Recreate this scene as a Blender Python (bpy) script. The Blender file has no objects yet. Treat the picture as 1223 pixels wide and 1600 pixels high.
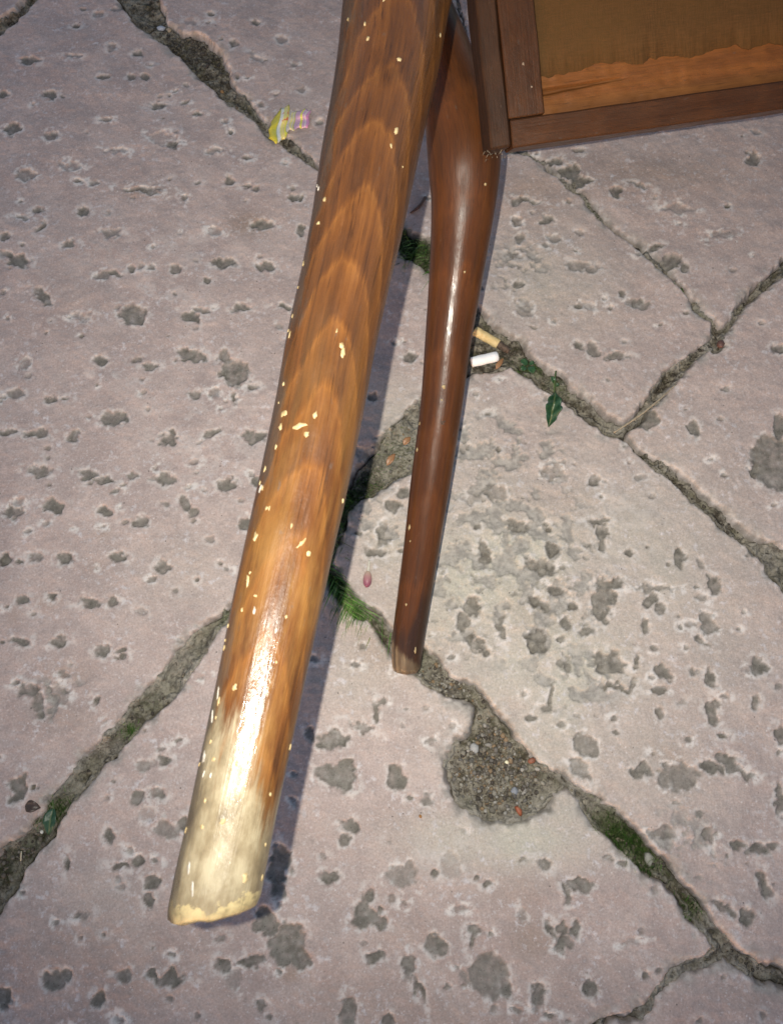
import bpy, math, random
import numpy as np
from mathutils import Vector, Matrix

random.seed(7)
rng = np.random.default_rng(7)
scene = bpy.context.scene
col = scene.collection

# ------------------------------------------------------------------ camera
F = 1350.0                    # focal length in photograph pixels (1223 x 1600)
CX, CY = 611.5, 800.0
TH = math.radians(18.0)       # pitch away from straight down
H = 0.627                     # lens height over the paving
CAM = np.array([0.0, 0.0, H])
XA = np.array([1.0, 0.0, 0.0])
YA = np.array([0.0, math.cos(TH), math.sin(TH)])
ZA = np.array([0.0, math.sin(TH), -math.cos(TH)])     # viewing direction

def ray(px, py):
    return ZA + XA * ((px - CX) / F) + YA * ((CY - py) / F)
def P(px, py, d):
    return CAM + ray(px, py) * d
def G(px, py, z=0.0):
    r = ray(px, py)
    return CAM + r * ((z - H) / r[2])
def depth_at(px, py):
    r = ray(px, py)
    return -H / r[2]

cam_d = bpy.data.cameras.new('camera')
cam = bpy.data.objects.new('camera', cam_d)
col.objects.link(cam)
cam.location = CAM
cam.rotation_euler = (TH, 0, 0)
cam_d.sensor_width = 36.0
cam_d.lens = 36.0 * F / 1600.0
cam_d.clip_start = 0.01
cam_d.clip_end = 200.0
cam_d.dof.use_dof = True
cam_d.dof.focus_distance = 0.55
cam_d.dof.aperture_fstop = 34.0
scene.camera = cam

# ------------------------------------------------------------------ light
world = bpy.data.worlds.new('World')
scene.world = world
world.use_nodes = True
wn = world.node_tree
bg = wn.nodes['Background']
sky = wn.nodes.new('ShaderNodeTexSky')
sky.sky_type = 'NISHITA'
sky.sun_disc = False
sky.sun_elevation = math.radians(6.0)     # dusk
sky.sun_rotation = math.radians(200)
sky.ozone_density = 2.0
tint = wn.nodes.new('ShaderNodeMix'); tint.data_type = 'RGBA'; tint.blend_type = 'MULTIPLY'
tint.inputs[0].default_value = 1.0
tint.inputs[7].default_value = (1.33, 1.00, 0.96, 1)      # the mauve cast of the evening sky
wn.links.new(sky.outputs[0], tint.inputs[6]); wn.links.new(tint.outputs[2], bg.inputs[0])
bg.inputs[1].default_value = 0.15
WORLD_STRENGTH = bg.inputs[1]

# the telephone's own flash, 12 mm left of its lens
fl = bpy.data.lights.new('phone_flash', 'SPOT')
fl.shadow_soft_size = 0.0014
fl.spot_size = math.radians(93)
fl.spot_blend = 1.0
fl.energy = 10.2
fl.color = (1.0, 0.945, 0.83)
flo = bpy.data.objects.new('phone_flash', fl)
col.objects.link(flo)
FL = CAM + XA * (-0.0135) + YA * 0.0022
flo.location = FL
flo.rotation_euler = Vector(ray(720, 700)).to_track_quat('-Z', 'Y').to_euler()

scene.view_settings.view_transform = 'Standard'
scene.view_settings.look = 'None'
scene.view_settings.gamma = 1.0
scene.view_settings.use_curve_mapping = False
scene.view_settings.exposure = 1.0

# ------------------------------------------------------------------ noise
class Noise:
    def __init__(s, seed):
        r = np.random.default_rng(seed)
        s.t = r.random((256, 256)).astype(np.float32)
    def __call__(s, x, y):
        xi = np.floor(x).astype(np.int32); yi = np.floor(y).astype(np.int32)
        fx = (x - xi).astype(np.float32); fy = (y - yi).astype(np.float32)
        fx = fx * fx * (3 - 2 * fx); fy = fy * fy * (3 - 2 * fy)
        a = xi & 255; b = yi & 255; a1 = (a + 1) & 255; b1 = (b + 1) & 255
        t = s.t
        return (t[a, b] * (1 - fx) + t[a1, b] * fx) * (1 - fy) + (t[a, b1] * (1 - fx) + t[a1, b1] * fx) * fy
NO = [Noise(i) for i in range(16)]
def fbm(x, y, scale, octs, k, gain=0.5):
    """0..1 fractal noise, scale in metres per cell"""
    s = 0; a = 1; n = 0; f = 1.0 / scale
    for o in range(octs):
        s = s + a * NO[(k + o) % 16](x * f + 17.3 * o + 91, y * f + 5.1 * o + 37)
        n += a; a *= gain; f *= 2.03
    return s / n
def sstep(a, b, x):
    t = np.clip((x - a) / (b - a), 0, 1)
    return t * t * (3 - 2 * t)

# ------------------------------------------------------------------ mesh + material helpers
def mesh_from(name, verts, faces, smooth=True):
    me = bpy.data.meshes.new(name)
    verts = np.asarray(verts, dtype=np.float32)
    if isinstance(faces, np.ndarray):
        n, k = faces.shape
        me.vertices.add(len(verts)); me.vertices.foreach_set('co', verts.ravel())
        me.loops.add(n * k); me.loops.foreach_set('vertex_index', faces.astype(np.int32).ravel())
        me.polygons.add(n)
        me.polygons.foreach_set('loop_start', np.arange(0, n * k, k, dtype=np.int32))
        me.update(calc_edges=True)
    else:
        me.from_pydata([tuple(map(float, v)) for v in verts], [], faces)
        me.update()
    if smooth:
        me.polygons.foreach_set('use_smooth', np.ones(len(me.polygons), dtype=bool))
    me.validate()
    return me
def set_attr(me, name, arr, kind='FLOAT'):
    a = me.attributes.new(name, kind, 'POINT')
    key = {'FLOAT': 'value', 'FLOAT_VECTOR': 'vector', 'FLOAT_COLOR': 'color'}[kind]
    a.data.foreach_set(key, np.asarray(arr, dtype=np.float32).ravel())
def link(name, me, mat=None, parent=None):
    o = bpy.data.objects.new(name, me)
    col.objects.link(o)
    if mat is not None and me is not None and not me.materials:
        me.materials.append(mat)
    if parent is not None:
        o.parent = parent
    return o
def tag(o, label=None, cat=None, group=None, kind=None):
    if label: o['label'] = label
    if cat: o['category'] = cat
    if group: o['group'] = group
    if kind: o['kind'] = kind
    return o
def empty(name, loc):
    o = bpy.data.objects.new(name, None)
    o.empty_display_size = 0.02
    o.location = Vector([float(v) for v in loc])
    col.objects.link(o)
    return o
def adopt(o, root):
    """parent o to root, its mesh being written in world coordinates"""
    o.parent = root
    o.matrix_parent_inverse = Matrix.Translation(-root.location)
    return o

class M:
    """small node-building helper"""
    def __init__(s, name):
        s.m = bpy.data.materials.new(name); s.m.use_nodes = True
        s.t = s.m.node_tree; s.n = s.t.nodes; s.l = s.t.links
        s.b = s.n['Principled BSDF']
    def node(s, typ, **kw):
        n = s.n.new(typ)
        for k, v in kw.items():
            setattr(n, k, v)
        return n
    def put(s, sock, v):
        if isinstance(v, bpy.types.NodeSocket): s.l.new(v, sock)
        elif v is not None:
            if isinstance(v, (tuple, list)) and len(v) == 3 and sock.type == 'RGBA': v = (*v, 1)
            sock.default_value = v
    def attr(s, name, out='Fac'):
        n = s.node('ShaderNodeAttribute'); n.attribute_name = name
        return n.outputs[out]
    def coord(s, out='Object'):
        return s.node('ShaderNodeTexCoord').outputs[out]
    def math(s, op, a, b=None, c=None, clamp=False):
        n = s.node('ShaderNodeMath', operation=op); n.use_clamp = clamp
        s.put(n.inputs[0], a); s.put(n.inputs[1], b)
        if c is not None: s.put(n.inputs[2], c)
        return n.outputs[0]
    def vmul(s, v, k):
        n = s.node('ShaderNodeVectorMath', operation='MULTIPLY'); s.put(n.inputs[0], v); s.put(n.inputs[1], k)
        return n.outputs[0]
    def vadd(s, v, k):
        n = s.node('ShaderNodeVectorMath', operation='ADD'); s.put(n.inputs[0], v); s.put(n.inputs[1], k)
        return n.outputs[0]
    def noise(s, v, scale, detail=3, rough=0.55, dist=0.0, out='Fac'):
        n = s.node('ShaderNodeTexNoise')
        s.put(n.inputs['Vector'], v); s.put(n.inputs['Scale'], scale)
        s.put(n.inputs['Detail'], detail); s.put(n.inputs['Roughness'], rough); s.put(n.inputs['Distortion'], dist)
        return n.outputs[out]
    def voro(s, v, scale, out='Distance', feature='F1'):
        n = s.node('ShaderNodeTexVoronoi', feature=feature); s.put(n.inputs['Vector'], v); s.put(n.inputs['Scale'], scale)
        return n.outputs[out]
    def mix(s, f, a, b, blend='MIX'):
        n = s.node('ShaderNodeMix', data_type='RGBA', blend_type=blend)
        s.put(n.inputs[0], f); s.put(n.inputs[6], a); s.put(n.inputs[7], b)
        return n.outputs[2]
    def ramp(s, f, stops, interp='LINEAR'):
        n = s.node('ShaderNodeValToRGB'); s.put(n.inputs[0], f)
        e = n.color_ramp.elements; n.color_ramp.interpolation = interp
        while len(e) < len(stops): e.new(0.5)
        for i, (p, c) in enumerate(stops):
            e[i].position = p
            e[i].color = (c, c, c, 1) if not isinstance(c, (tuple, list)) else (*c, 1)
        return n.outputs[0]
    def smooth(s, x, a, b):
        n = s.node('ShaderNodeMapRange', interpolation_type='SMOOTHSTEP')
        s.put(n.inputs[0], x); s.put(n.inputs[1], a); s.put(n.inputs[2], b)
        return n.outputs[0]
    def bump(s, h, strength=0.4, dist=0.001):
        n = s.node('ShaderNodeBump'); s.put(n.inputs['Height'], h)
        n.inputs['Strength'].default_value = strength; n.inputs['Distance'].default_value = dist
        s.l.new(n.outputs[0], s.b.inputs['Normal'])
    def done(s, color, rough=0.6, spec=0.4, coat=None):
        s.put(s.b.inputs['Base Color'], color); s.put(s.b.inputs['Roughness'], rough)
        s.put(s.b.inputs['Specular IOR Level'], spec)
        if coat is not None:
            s.put(s.b.inputs['Coat Weight'], coat[0]); s.put(s.b.inputs['Coat Roughness'], coat[1])
        return s.m

# ------------------------------------------------------------------ materials
def make_stone():
    s = M('pink_limestone'); c = s.coord('Object')
    pit, rim, tone, brown, chip = (s.attr(k) for k in ('pit', 'rim', 'tone', 'brown', 'chip'))
    n1 = s.noise(c, 28, 4, 0.6); n2 = s.noise(c, 190, 4, 0.6); n3 = s.noise(c, 700, 3, 0.6)
    base = s.mix(s.smooth(n1, 0.32, 0.66), STONE_A, STONE_B)
    nb = s.noise(s.vadd(c, (7, 3, 2)), 75, 5, 0.62)
    base = s.mix(s.math('MULTIPLY', s.smooth(nb, 0.52, 0.72), 0.36), base, (0.235, 0.190, 0.178))
    base = s.mix(s.math('MULTIPLY', s.smooth(nb, 0.46, 0.30), 0.34), base, (0.455, 0.375, 0.352))
    base = s.mix(s.math('MULTIPLY', tone, 1.0), base, STONE_CREAM)
    base = s.mix(s.math('MULTIPLY', brown, 0.75), base, (0.235, 0.165, 0.115))
    # pale lime bloom in flecks and clouds
    bloom = s.math('MULTIPLY', s.smooth(n2, 0.52, 0.68), s.smooth(s.noise(c, 42, 3), 0.44, 0.62))
    base = s.mix(s.math('MULTIPLY', bloom, 0.8), base, (0.50, 0.465, 0.46))
    fleck = s.smooth(s.voro(c, 210), 0.17, 0.09)
    fleck = s.math('MULTIPLY', fleck, s.smooth(s.noise(c, 90, 2), 0.52, 0.62))
    base = s.mix(s.math('MULTIPLY', fleck, 0.6), base, (0.56, 0.52, 0.50))
    dk = s.smooth(s.voro(s.vadd(c, (3.1, 1.7, 0)), 130), 0.10, 0.05)
    dk = s.math('MULTIPLY', dk, s.smooth(s.noise(c, 33, 2), 0.50, 0.60))
    base = s.mix(s.math('MULTIPLY', dk, 0.8), base, (0.07, 0.06, 0.05))
    sc_ = s.noise(s.vmul(c, (260, 900, 400)), 1.0, 3, 0.6)
    base = s.mix(s.math('MULTIPLY', s.smooth(sc_, 0.62, 0.74), 0.45), base, (0.50, 0.455, 0.43))
    base = s.mix(s.math('MULTIPLY', s.smooth(s.noise(s.vadd(c, (5, 2, 1)), 330, 4, 0.7), 0.57, 0.69), 0.6), base, (0.52, 0.47, 0.45))
    base = s.mix(s.math('MULTIPLY', s.smooth(s.noise(s.vadd(c, (2, 8, 1)), 240, 4, 0.7), 0.57, 0.71), 0.38), base, (0.20, 0.165, 0.150))
    base = s.mix(0.42, base, s.ramp(n3, [(0.25, 0.28), (0.75, 0.76)]), 'OVERLAY')
    base = s.mix(s.math('MULTIPLY', s.math('MULTIPLY', rim, s.smooth(s.noise(c, 380, 3, 0.65), 0.30, 0.55)), 1.0, clamp=True), base, (0.56, 0.515, 0.475))
    chipc = s.mix(s.smooth(n2, 0.35, 0.65), (0.20, 0.185, 0.165), (0.36, 0.33, 0.29))
    base = s.mix(s.math('MULTIPLY', chip, 0.8), base, chipc)
    pc = s.mix(s.smooth(n2, 0.3, 0.7), (0.115, 0.103, 0.083), (0.205, 0.186, 0.156))
    pc = s.mix(s.math('MULTIPLY', s.smooth(n3, 0.60, 0.72), 0.5), pc, (0.30, 0.28, 0.25))
    pc = s.mix(s.math('MULTIPLY', s.smooth(s.voro(c, 420), 0.20, 0.08), 0.7), pc, (0.04, 0.036, 0.03))
    base = s.mix(pit, base, pc)
    h = s.math('ADD', s.math('MULTIPLY', n2, 0.6), s.math('MULTIPLY', n3, 0.35))
    s.bump(h, 0.36, 0.0012)
    return s.done(base, s.ramp(n2, [(0.3, 0.62), (0.7, 0.82)]), 0.3)
STONE_A = (0.410, 0.328, 0.292)
STONE_B = (0.338, 0.270, 0.244)
STONE_CREAM = (0.400, 0.370, 0.306)

def make_soil():
    s = M('joint_soil'); c = s.coord('Object')
    n1 = s.noise(c, 60, 4); n2 = s.noise(c, 330, 4, 0.65); v = s.voro(c, 380, 'Color')
    base = s.mix(s.smooth(s.noise(c, 95, 5, 0.65), 0.40, 0.62), (0.055, 0.044, 0.030), (0.275, 0.245, 0.190))
    base = s.mix(s.math('MULTIPLY', s.smooth(n1, 0.45, 0.65), 0.4), base, (0.110, 0.108, 0.058))
    base = s.mix(s.smooth(n2, 0.24, 0.50), (0.034, 0.028, 0.020), base)
    base = s.mix(s.math('MULTIPLY', s.smooth(s.noise(s.vmul(c, (500, 180, 300)), 1.0, 3), 0.60, 0.72), 0.5), base, (0.27, 0.235, 0.165))
    sep = s.node('ShaderNodeSeparateColor'); s.put(sep.inputs[0], v)
    base = s.mix(s.math('MULTIPLY', s.smooth(sep.outputs[0], 0.84, 0.93), 0.4), base, (0.26, 0.235, 0.19))
    mo = s.math('MULTIPLY', s.attr('moss'), s.smooth(n2, 0.25, 0.6))
    base = s.mix(s.math('MULTIPLY', mo, 0.85), base, (0.055, 0.085, 0.022))
    base = s.mix(s.math('MULTIPLY', s.attr('mortar'), 0.9), base,
                 s.mix(s.smooth(n2, 0.3, 0.7), (0.20, 0.182, 0.148), (0.40, 0.365, 0.310)))
    base = s.mix(s.math('MULTIPLY', s.attr('crev'), 0.8), base, (0.028, 0.023, 0.017))
    s.bump(s.math('ADD', n2, s.math('MULTIPLY', s.voro(c, 380), 0.7)), 0.9, 0.002)
    return s.done(base, 0.9, 0.2)

def make_wood(name, light, mid, dark, ring=0.022, slope=4.0, streak=1.0, worn=None, rough=(0.22, 0.42), coat=0.6, ringamp=1.0, relief=0.24):
    """varnished wood read from the 'wood' attribute: x across, y toward the face, z along the grain"""
    s = M(name); w = s.attr('wood', 'Vector')
    sp = s.node('ShaderNodeSeparateXYZ'); s.put(sp.inputs[0], w)
    x, d, h = sp.outputs
    nd = s.noise(s.vmul(w, (36, 36, 11)), 1.0, 5, 0.58)
    val = s.math('SUBTRACT', h, s.math('MULTIPLY', d, slope))
    val = s.math('ADD', val, s.math('MULTIPLY', s.math('SUBTRACT', nd, 0.5), ring * 1.6))
    val = s.math('ADD', val, s.math('MULTIPLY', s.math('SUBTRACT', s.noise(s.vmul(w, (650, 650, 45)), 1.0, 4, 0.7), 0.5), ring * 0.40))
    ph = s.math('FRACT', s.math('DIVIDE', val, ring))
    fine = s.noise(s.vmul(w, (1100, 1100, 30)), 1.0, 4, 0.65)
    mid_n = s.noise(s.vmul(w, (260, 260, 9)), 1.0, 3, 0.55)
    rings = s.ramp(ph, [(0.0, 0.72), (0.06, 0.46), (0.17, 0.10), (0.45, 0.16), (0.75, 0.36), (0.93, 0.55), (1.0, 0.72)])
    f = s.math('ADD', s.math('MULTIPLY', rings, 0.62 * ringamp), s.math('MULTIPLY', mid_n, 0.55 * streak))
    f = s.math('ADD', f, s.math('MULTIPLY', s.math('SUBTRACT', fine, 0.5), 0.45 * streak))
    f = s.math('SUBTRACT', f, 0.08)
    base = s.ramp(f, [(0.08, dark), (0.45, mid), (0.85, light)])
    pore = s.smooth(s.noise(s.vmul(w, (1500, 1500, 55)), 1.0, 2, 0.5), 0.60, 0.72)
    base = s.mix(s.math('MULTIPLY', pore, 0.5 * streak), base, tuple(v * 0.5 for v in dark))
    scr = s.smooth(s.noise(s.vadd(s.vmul(w, (330, 330, 22)), (4, 1, 7)), 1.0, 5, 0.7), 0.66, 0.74)
    base = s.mix(s.math('MULTIPLY', scr, 0.30), base, tuple(min(.6, v * 1.7 + .02) for v in light))
    blotch = s.noise(s.vmul(w, (45, 45, 30)), 1.0, 4, 0.6)
    base = s.mix(s.math('MULTIPLY', s.smooth(blotch, 0.55, 0.75), 0.45), base, tuple(v * 0.6 for v in dark))
    r = s.ramp(s.noise(s.vmul(w, (160, 160, 60)), 1.0, 4, 0.6), [(0.35, rough[0]), (0.7, rough[1])])
    if worn:
        base = s.mix(s.math('MULTIPLY', s.attr('thin'), s.smooth(s.noise(s.vmul(w, (70, 70, 18)), 1.0, 5, 0.65), 0.38, 0.66)), base, (0.180, 0.092, 0.025))
        wn_ = s.attr('worn')
        pale = s.ramp(s.noise(s.vmul(w, (125, 125, 70)), 1.0, 5, 0.62), [(0.28, worn[0]), (0.47, worn[1]), (0.66, worn[2])])
        edge = s.math('ADD', wn_, s.math('MULTIPLY', s.math('SUBTRACT', s.noise(s.vmul(w, (150, 150, 22)), 1.0, 5, 0.68), 0.5), 1.7))
        base = s.mix(s.math('MULTIPLY', s.smooth(edge, 0.34, 0.80), 0.92), base, pale)
        lip = s.attr('lip')
        lipn = s.noise(s.vmul(w, (210, 210, 260)), 1.0, 4, 0.6)
        lipc = s.ramp(lipn, [(0.30, tuple(v * .45 for v in worn[3])), (0.48, worn[3]), (0.66, tuple(min(.7, v * 1.25) for v in worn[3]))])
        base = s.mix(s.smooth(s.math('ADD', lip, s.math('MULTIPLY', s.math('SUBTRACT', lipn, 0.5), 1.6)), 0.45, 0.60), base, lipc)
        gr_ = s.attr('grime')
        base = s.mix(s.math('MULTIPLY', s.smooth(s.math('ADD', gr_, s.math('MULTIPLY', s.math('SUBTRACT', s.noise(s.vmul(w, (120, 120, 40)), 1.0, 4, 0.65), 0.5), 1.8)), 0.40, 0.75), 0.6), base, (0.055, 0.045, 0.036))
        burn = s.attr('burn')
        base = s.mix(s.math('MULTIPLY', s.smooth(s.math('ADD', burn, s.math('MULTIPLY', s.math('SUBTRACT', mid_n, 0.5), 0.8)), 0.3, 0.75), 0.75), base, (0.020, 0.012, 0.009))
    dirt = s.smooth(s.noise(s.vmul(w, (300, 300, 120)), 1.0, 3, 0.6), 0.67, 0.75)
    base = s.mix(s.math('MULTIPLY', dirt, 0.45), base, (0.07, 0.055, 0.045))
    s.bump(s.math('ADD', fine, s.math('MULTIPLY', s.noise(s.vmul(w, (190, 190, 80)), 1.0, 4, .65), 1.6)), relief, 0.0012)
    if coat: s.l.new([n for n in s.n if n.type == 'BUMP'][0].outputs[0], s.b.inputs['Coat Normal'])
    return s.done(base, r, 0.16, (coat, s.ramp(s.noise(s.vmul(w, (220, 220, 70)), 1.0, 4, 0.65), [(0.40, 0.11), (0.68, 0.34)]) if not worn else s.math('ADD', s.ramp(s.noise(s.vmul(w, (220, 220, 70)), 1.0, 4, 0.65), [(0.40, 0.11), (0.68, 0.34)]), s.math('MULTIPLY', s.attr('dull'), 0.42))) if coat else None)

def plain(name, c1, c2, scale=300, rough=0.6, spec=0.4, bump=0.3):
    s = M(name); c = s.coord('Object')
    n = s.noise(c, scale, 4, 0.6)
    s.bump(n, bump, 0.001)
    return s.done(s.mix(s.smooth(n, 0.3, 0.7), c1, c2), rough, spec)
def by_attr(name, rough=0.8, spec=0.3, sub=0.0, trans=0.0):
    s = M(name); a = s.attr('tint', 'Color'); c = s.coord('Object')
    n = s.noise(c, 900, 3)
    base = s.mix(0.5, a, s.ramp(n, [(0.2, 0.25), (0.8, 0.8)]), 'OVERLAY')
    return s.done(base, rough, spec)

MAT_STONE = make_stone()
MAT_SOIL = make_soil()
MAT_LEG = make_wood('varnished_leg_wood', (0.160, 0.064, 0.015), (0.084, 0.0315, 0.0085), (0.031, 0.0135, 0.0065), ring=0.026, ringamp=0.80, streak=1.2, coat=0.42, rough=(0.26, 0.55),
                    worn=((0.070, 0.056, 0.036), (0.170, 0.140, 0.088), (0.27, 0.236, 0.160), (0.29, 0.235, 0.125)))
MAT_LEG_FAR = make_wood('dark_leg_wood', (0.150, 0.055, 0.014), (0.083, 0.028, 0.007), (0.042, 0.015, 0.005),
                        ring=0.05, slope=1.2, ringamp=0.5, relief=0.11, coat=0.22, rough=(0.30, 0.5), worn=((0.20, 0.14, 0.08), (0.30, 0.21, 0.12), (0.40, 0.30, 0.18), (0.42, 0.32, 0.19)))
MAT_RAIL = make_wood('stained_rail_wood', (0.090, 0.035, 0.010), (0.057, 0.022, 0.007), (0.032, 0.013, 0.005),
                     ring=0.030, slope=0.6, ringamp=0.35, rough=(0.35, 0.6), coat=0.15)
MAT_BOARD = make_wood('weathered_board_wood', (0.066, 0.030, 0.012), (0.040, 0.018, 0.008), (0.022, 0.010, 0.005),
                      ring=0.030, slope=0.6, ringamp=0.35, rough=(0.5, 0.7), coat=0.0)
MAT_RAW = make_wood('bare_wood', (0.235, 0.098, 0.024), (0.160, 0.060, 0.014), (0.090, 0.033, 0.009),
                    ring=0.04, slope=0.4, ringamp=0.3, rough=(0.55, 0.75), coat=0.0)

# ------------------------------------------------------------------ paving stones: outlines traced where they lie
OUT = {
 'left': [(-300,260),(-100,130),(0,54),(30,32),(62,0),(130,-70),(178,0),(200,24),(215,40),(255,70),(300,110),(340,150),(380,180),(420,212),(450,235),
    (497,272),(560,330),(625,396),(660,420),(700,458),(728,490),(738,520),(715,560),(655,618),(630,645),(598,676),(572,708),(548,740),(500,800),
    (430,872),(360,938),(320,969),(280,1008),(245,1050),(220,1081),(165,1139),(135,1173),(105,1213),(75,1249),(45,1288),(0,1326),(-60,1380),(-330,1560)],
 'bottom': [(-330,1760),(-60,1500),(0,1432),(40,1364),(75,1322),(110,1268),(145,1223),(190,1174),(235,1128),(285,1082),(318,1026),(353,976),(430,902),(482,862),
    (505,890),(515,925),(540,955),(570,974),(590,1000),(612,1030),(655,1066),(690,1089),(720,1102),(737,1112),(730,1138),(706,1157),(690,1188),(688,1224),
    (709,1256),(729,1276),(761,1289),(797,1289),(830,1284),(856,1268),(870,1248),(887,1238),(902,1260),(928,1290),(961,1324),(997,1360),(1030,1379),
    (1061,1426),(1091,1461),(1110,1481),(1086,1496),(1036,1521),(1019,1546),(999,1571),(931,1593),(880,1640),(820,1760),(400,1860),(-100,1860)],
 'centre': [(733,588),(775,580),(797,578),(815,588),(837,605),(856,613),(873,625),(898,650),(941,678),(971,689),(991,708),(1031,742),(1081,786),(1131,831),
    (1166,856),(1196,896),(1223,931),(1330,1040),(1700,1340),(1600,1700),(1330,1590),(1223,1513),(1201,1505),(1161,1480),(1118,1440),(1093,1400),(1054,1354),(1031,1331),
    (1013,1300),(987,1281),(951,1254),(928,1238),(889,1216),(869,1199),(843,1186),(814,1150),(787,1117),(757,1080),(704,1050),(684,1020),(660,1004),(630,985),
    (607,970),(595,955),(567,940),(552,915),(528,878),(536,850),(548,816),(545,800),(565,784),(612,760),(642,740),(690,690),(705,635)],
 'corner': [(1131,1502),(1151,1517),(1186,1542),(1223,1548),(1380,1670),(1600,1800),(1250,1900),(860,1800),(905,1650),(962,1604),(1006,1592),(1027,1560),(1038,1546),(1061,1531),(1111,1516)],
 'right': [(983,682),(1011,654),(1028,629),(1061,601),(1094,564),(1128,532),(1158,496),(1191,462),(1223,436),(1350,330),(1750,330),(1800,1150),(1500,1060),
    (1360,960),(1260,880),(1223,846),(1176,832),(1146,808),(1111,776),(1078,744),(1043,722),(1011,706)],
 'top': [(306,-200),(262,-60),(252,0),(260,32),(280,46),(320,55),(345,80),(360,110),(370,140),(395,168),(420,190),(470,226),(497,260),(560,313),(620,350),(674,375),(716,436),
    (752,480),(777,503),(801,521),(824,540),(837,559),(855,569),(878,585),(898,605),(920,622),(951,650),(977,658),(1009,618),(1034,584),(1079,552),(1109,528),(1113,504),
    (1098,496),(1075,470),(1056,442),(1028,416),(998,387),(962,366),(932,341),(905,306),(886,291),(850,258),(822,243),(790,232),(740,130),(700,-60),(660,-260),(450,-330)],
 'upper': [(1118,497),(1127,510),(1152,478),(1177,445),(1223,403),(1350,296),(1750,290),(1800,-200),(1300,-330),(700,-330),(664,-262),(704,-62),(745,128),(794,228),(824,237),
    (854,254),(890,286),(909,300),(936,335),(966,360),(1001,381),(1032,411),(1064,440),(1079,464),(1103,490)],
 'topleft': [(-300,215),(-100,80),(0,22),(20,10),(36,-5),(90,-80),(60,-260),(-300,-260),(-520,0)],
}
OUT_W = {k: np.array([G(x, y)[:2] for x, y in v]) for k, v in OUT.items()}

def axis(lo, hi, step, a, b):
    mid = np.arange(lo, hi, step)
    def grow(n, tot):
        out = []; s = step * 1.6; t = 0
        while t < tot:
            t += s; out.append(t); s = min(s * 1.12, 0.0105)
        return np.array(out)
    l = grow(40, lo - a); r = grow(40, b - hi)
    return np.concatenate([(lo - l)[::-1], mid, hi + r])
ylo = G(611, 1640)[1]; yhi = G(611, -25)[1]; xhi = abs(G(1250, -20)[0])
xs = axis(-xhi, xhi, 0.00100, -1.25, 1.25)
ys = axis(ylo, yhi, 0.00098, -1.0, 1.45)
X, Y = np.meshgrid(xs, ys)                       # row = y
ny, nx = X.shape
X = X.astype(np.float32); Y = Y.astype(np.float32)
wx = X + 0.0040 * (fbm(X, Y, 0.014, 4, 0, .6) - 0.5) * 2
wy = Y + 0.0040 * (fbm(X, Y, 0.014, 4, 4, .6) - 0.5) * 2

def sdf_poly(poly, pad=0.03):
    """signed distance, positive inside, on the part of the grid near the polygon"""
    out = np.full(X.shape, -1.0, dtype=np.float32)
    i0, i1 = np.searchsorted(ys, [poly[:, 1].min() - pad, poly[:, 1].max() + pad])
    j0, j1 = np.searchsorted(xs, [poly[:, 0].min() - pad, poly[:, 0].max() + pad])
    px = wx[i0:i1, j0:j1]; py = wy[i0:i1, j0:j1]
    d = np.full(px.shape, 1e9, dtype=np.float32); inside = np.zeros(px.shape, dtype=bool)
    n = len(poly)
    for k in range(n):
        ax, ay = poly[k]; bx, by = poly[(k + 1) % n]
        ex, ey = bx - ax, by - ay
        rx = px - np.float32(ax); ry = py - np.float32(ay)
        t = np.clip((rx * np.float32(ex) + ry * np.float32(ey)) / np.float32(ex * ex + ey * ey + 1e-12), 0, 1)
        dx = rx - t * np.float32(ex); dy = ry - t * np.float32(ey)
        d = np.minimum(d, dx * dx + dy * dy)
        c = ((ay <= py) & (by > py)) | ((by <= py) & (ay > py))
        if ey != 0:
            inside ^= c & (px < ax + (py - ay) * np.float32(ex / ey))
    d = np.sqrt(d)
    out[i0:i1, j0:j1] = np.where(inside, d, -d)
    return out
SDF = [(k, sdf_poly(v) + (0.0 if k in ('top', 'upper') else 0.0013)) for k, v in OUT_W.items()]
inner = np.max(np.stack([s for _, s in SDF]), axis=0)
# stones of the same paving that lie outside the picture
region = np.array([G(x, y)[:2] for x, y in [(-360,-300),(300,-360),(1300,-360),(1830,-230),(1830,1200),(1720,1350),(1610,1820),(1250,1930),(-100,1890),(-360,1790),(-560,0)]])
reg = sdf_poly(region)
seeds = []
gx = np.arange(-1.4, 1.6, 0.36)
for a in gx:
    for b in np.arange(-1.2, 1.8, 0.36):
        p = (a + rng.uniform(-.12, .12), b + rng.uniform(-.12, .12))
        i = min(np.searchsorted(ys, p[1]), ny - 1); j = min(np.searchsorted(xs, p[0]), nx - 1)
        if reg[i, j] < -0.02: seeds.append(p)
seeds = np.array(seeds)
far = (reg < 0.08) & (inner < -0.006)
d1 = np.full(X.shape, 1e9, np.float32); d2 = d1.copy(); who = np.full(X.shape, -1, np.int32)
fx = wx[far]; fy = wy[far]
D = np.stack([np.hypot(fx - sx, fy - sy) for sx, sy in seeds])
o2 = np.argpartition(D, 2, axis=0)[:2]
v = np.take_along_axis(D, o2, axis=0); sw = v[0] > v[1]
a1 = np.where(sw, v[1], v[0]); a2 = np.where(sw, v[0], v[1])
who[far] = np.where(sw, o2[1], o2[0])
so = np.full(X.shape, -1.0, np.float32)
so[far] = np.minimum((a2 - a1) / 2 - 0.006, -inner[far] - 0.010)
del D, v, o2

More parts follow.
